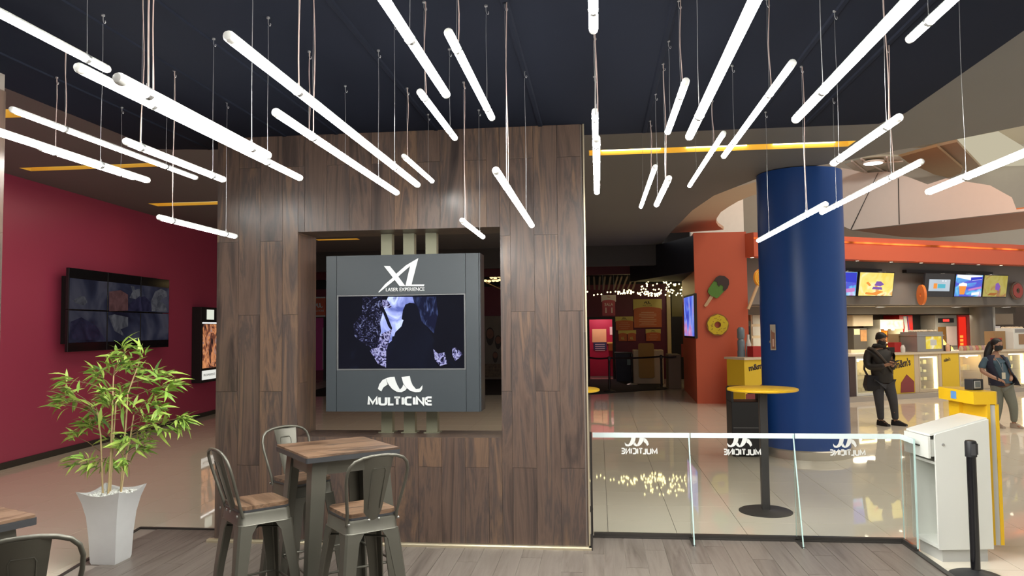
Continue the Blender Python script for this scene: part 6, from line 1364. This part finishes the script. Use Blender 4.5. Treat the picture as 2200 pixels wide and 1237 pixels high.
e1 = s.chain([(-.435, .01, 1.19), (-.50, .02, 1.08), (-.515, .0, .98), (-.42, -.12, .90), (-.34, -.17, .855)], [.05, .044, .040, .034, .025], up)
h1 = hand(s, None, (-.31, -.175, .84), (.9, -.1, -.35), (.2, -.6, .75), e1, .9)
e2 = s.chain([(-.13, .01, 1.19), (-.085, .03, 1.06), (-.05, .02, .94), (-.09, -.09, .86), (-.12, -.12, .82)], [.05, .044, .040, .034, .026], up)
s.chain([(-.13, .0, .74), (-.04, -.02, .40), (.0, .06, .09), (.0, .05, .045), (.04, -.07, .03)], [.088, .058, .036, .03, .02], pel)
s.chain([(-.26, .05, .74), (-.25, .05, .40), (-.26, .12, .09), (-.26, .11, .045), (-.24, -.01, .03)], [.088, .058, .036, .03, .02], pel)
skin('body', s.V, s.E, s.R, sk2, wo, 2)
s, pel, up = wo_torso(.012)
s.chain([(-.435, .01, 1.185), (-.50, .02, 1.08), (-.51, .01, 1.02)], [.066, .064, .066], up); s.chain([(-.13, .01, 1.185), (-.09, .03, 1.08), (-.075, .025, 1.02)], [.066, .064, .066], up)
so = skin('shirt', s.V, s.E, s.R, shirt, wo, 2)
MB().loft([ell(-.19, .02, .155, .125, .775), ell(-.19, .02, .166, .136, .78), ell(-.20, .02, .158, .132, .88), ell(-.225, .018, .145, .122, .98), ell(-.25, .01, .145, .122, 1.08), ell(-.27, .005, .13, .105, 1.16), ell(-.28, 0, .10, .08, 1.22)]).build('shirt_front', shirt, so, True)
# open vest: shell from the back round to two front edges
def shell(name, rows, m, par, th=.012):
    mb = MB(); g = [[mb.bm.verts.new(p) for p in r] for r in rows]
    for a, b in zip(g, g[1:]):
        for i in range(len(a)-1): mb.bm.faces.new((a[i], a[i+1], b[i+1], b[i]))
    bmesh.ops.recalc_face_normals(mb.bm, faces=mb.bm.faces)
    bmesh.ops.solidify(mb.bm, geom=mb.bm.faces[:], thickness=th)
    return mb.build(name, m, par, True)
rows = []
for z, cx_, rx, ry, a0, a1, fl in ((1.265, -.285, .125, .10, -70, 250, 0), (1.20, -.285, .185, .125, -58, 242, 0), (1.10, -.27, .192, .158, -50, 235, .0), (.98, -.235, .19, .158, -45, 238, .02), (.86, -.20, .205, .172, -38, 246, .05), (.74, -.18, .218, .182, -32, 258, .07)):
    rr = []
    for k in range(19):
        a = math.radians(a0+(a1-a0)*k/18); f = fl*max(0, 1-k/5)
        rr.append((cx_+math.cos(a)*(rx+f), .01+math.sin(a)*ry, z))
    rows.append(rr)
shell('vest', rows, vest, wo)
s = Sk(); pel = s.add((-.19, .02, .80), (.145, .115))
s.chain([(-.13, .0, .73), (-.085, -.01, .56), (-.04, -.02, .40), (-.01, .03, .22), (.0, .06, .10)], [.118, .10, .082, .066, .052], pel); s.chain([(-.26, .05, .73), (-.255, .05, .56), (-.25, .05, .40), (-.255, .09, .22), (-.26, .12, .10)], [.118, .10, .082, .066, .052], pel)
skin('trousers', s.V, s.E, s.R, legg, wo, 2)
for x, y, r in ((.0, .06, .5), (-.26, .12, .3)):
    MB().loft([[(-.04, .05, 0), (.04, .05, 0), (.044, -.07, 0), (.03, -.17, 0), (-.03, -.17, 0), (-.044, -.07, 0)], [(-.04, .05, .03), (.04, .05, .03), (.042, -.07, .035), (.028, -.165, .03), (-.028, -.165, .03), (-.042, -.07, .035)], [(-.032, .045, .085), (.032, .045, .085), (.032, -.04, .08), (.018, -.12, .045), (-.018, -.12, .045), (-.032, -.04, .08)]]).xf(Matrix.Translation((x, y, 0.001)) @ Matrix.Rotation(r, 4, 'Z')).build('shoe', M('pale_shoe', (0.45, 0.36, 0.28), 0.6) if 'pale_shoe' not in bpy.data.materials else bpy.data.materials['pale_shoe'], wo, True)
head(wo, (-.27, -.04, 1.435), math.radians(30), math.radians(4), .95, sk2, hair_b,
     ([(-.28, .03, 1.50), (-.335, .05, 1.42), (-.375, .06, 1.32), (-.41, .04, 1.20), (-.43, .02, 1.08)], [(0, 1), (1, 2), (2, 3), (3, 4)], [.075, .07, .066, .058, .03]), mask_b)
fingers('hand', *h1[:4], sk2, wo, .9, .4)
MB().tube([(-.35, -.05, 1.27), (-.29, -.128, 1.13), (-.245, -.150, .98), (-.225, -.10, 1.13), (-.23, -.03, 1.27)], .006, 6).build('lanyard', M('grey_lanyard', (0.3, 0.32, 0.34), 0.6), wo)
MB().prism(rrect(-.275, -.215, .86, .97, .006), 'y', -.168, -.163).build('badge', M('cream_badge', (0.62, 0.58, 0.45), 0.5), wo)
MB().lathe([(.031, -.012), (.031, .012)], 14, caps=False).xf(Matrix.Translation((-.355, -.162, .862)) @ Matrix.Rotation(1.2, 4, 'Y')).build('bracelet', black_m, wo)
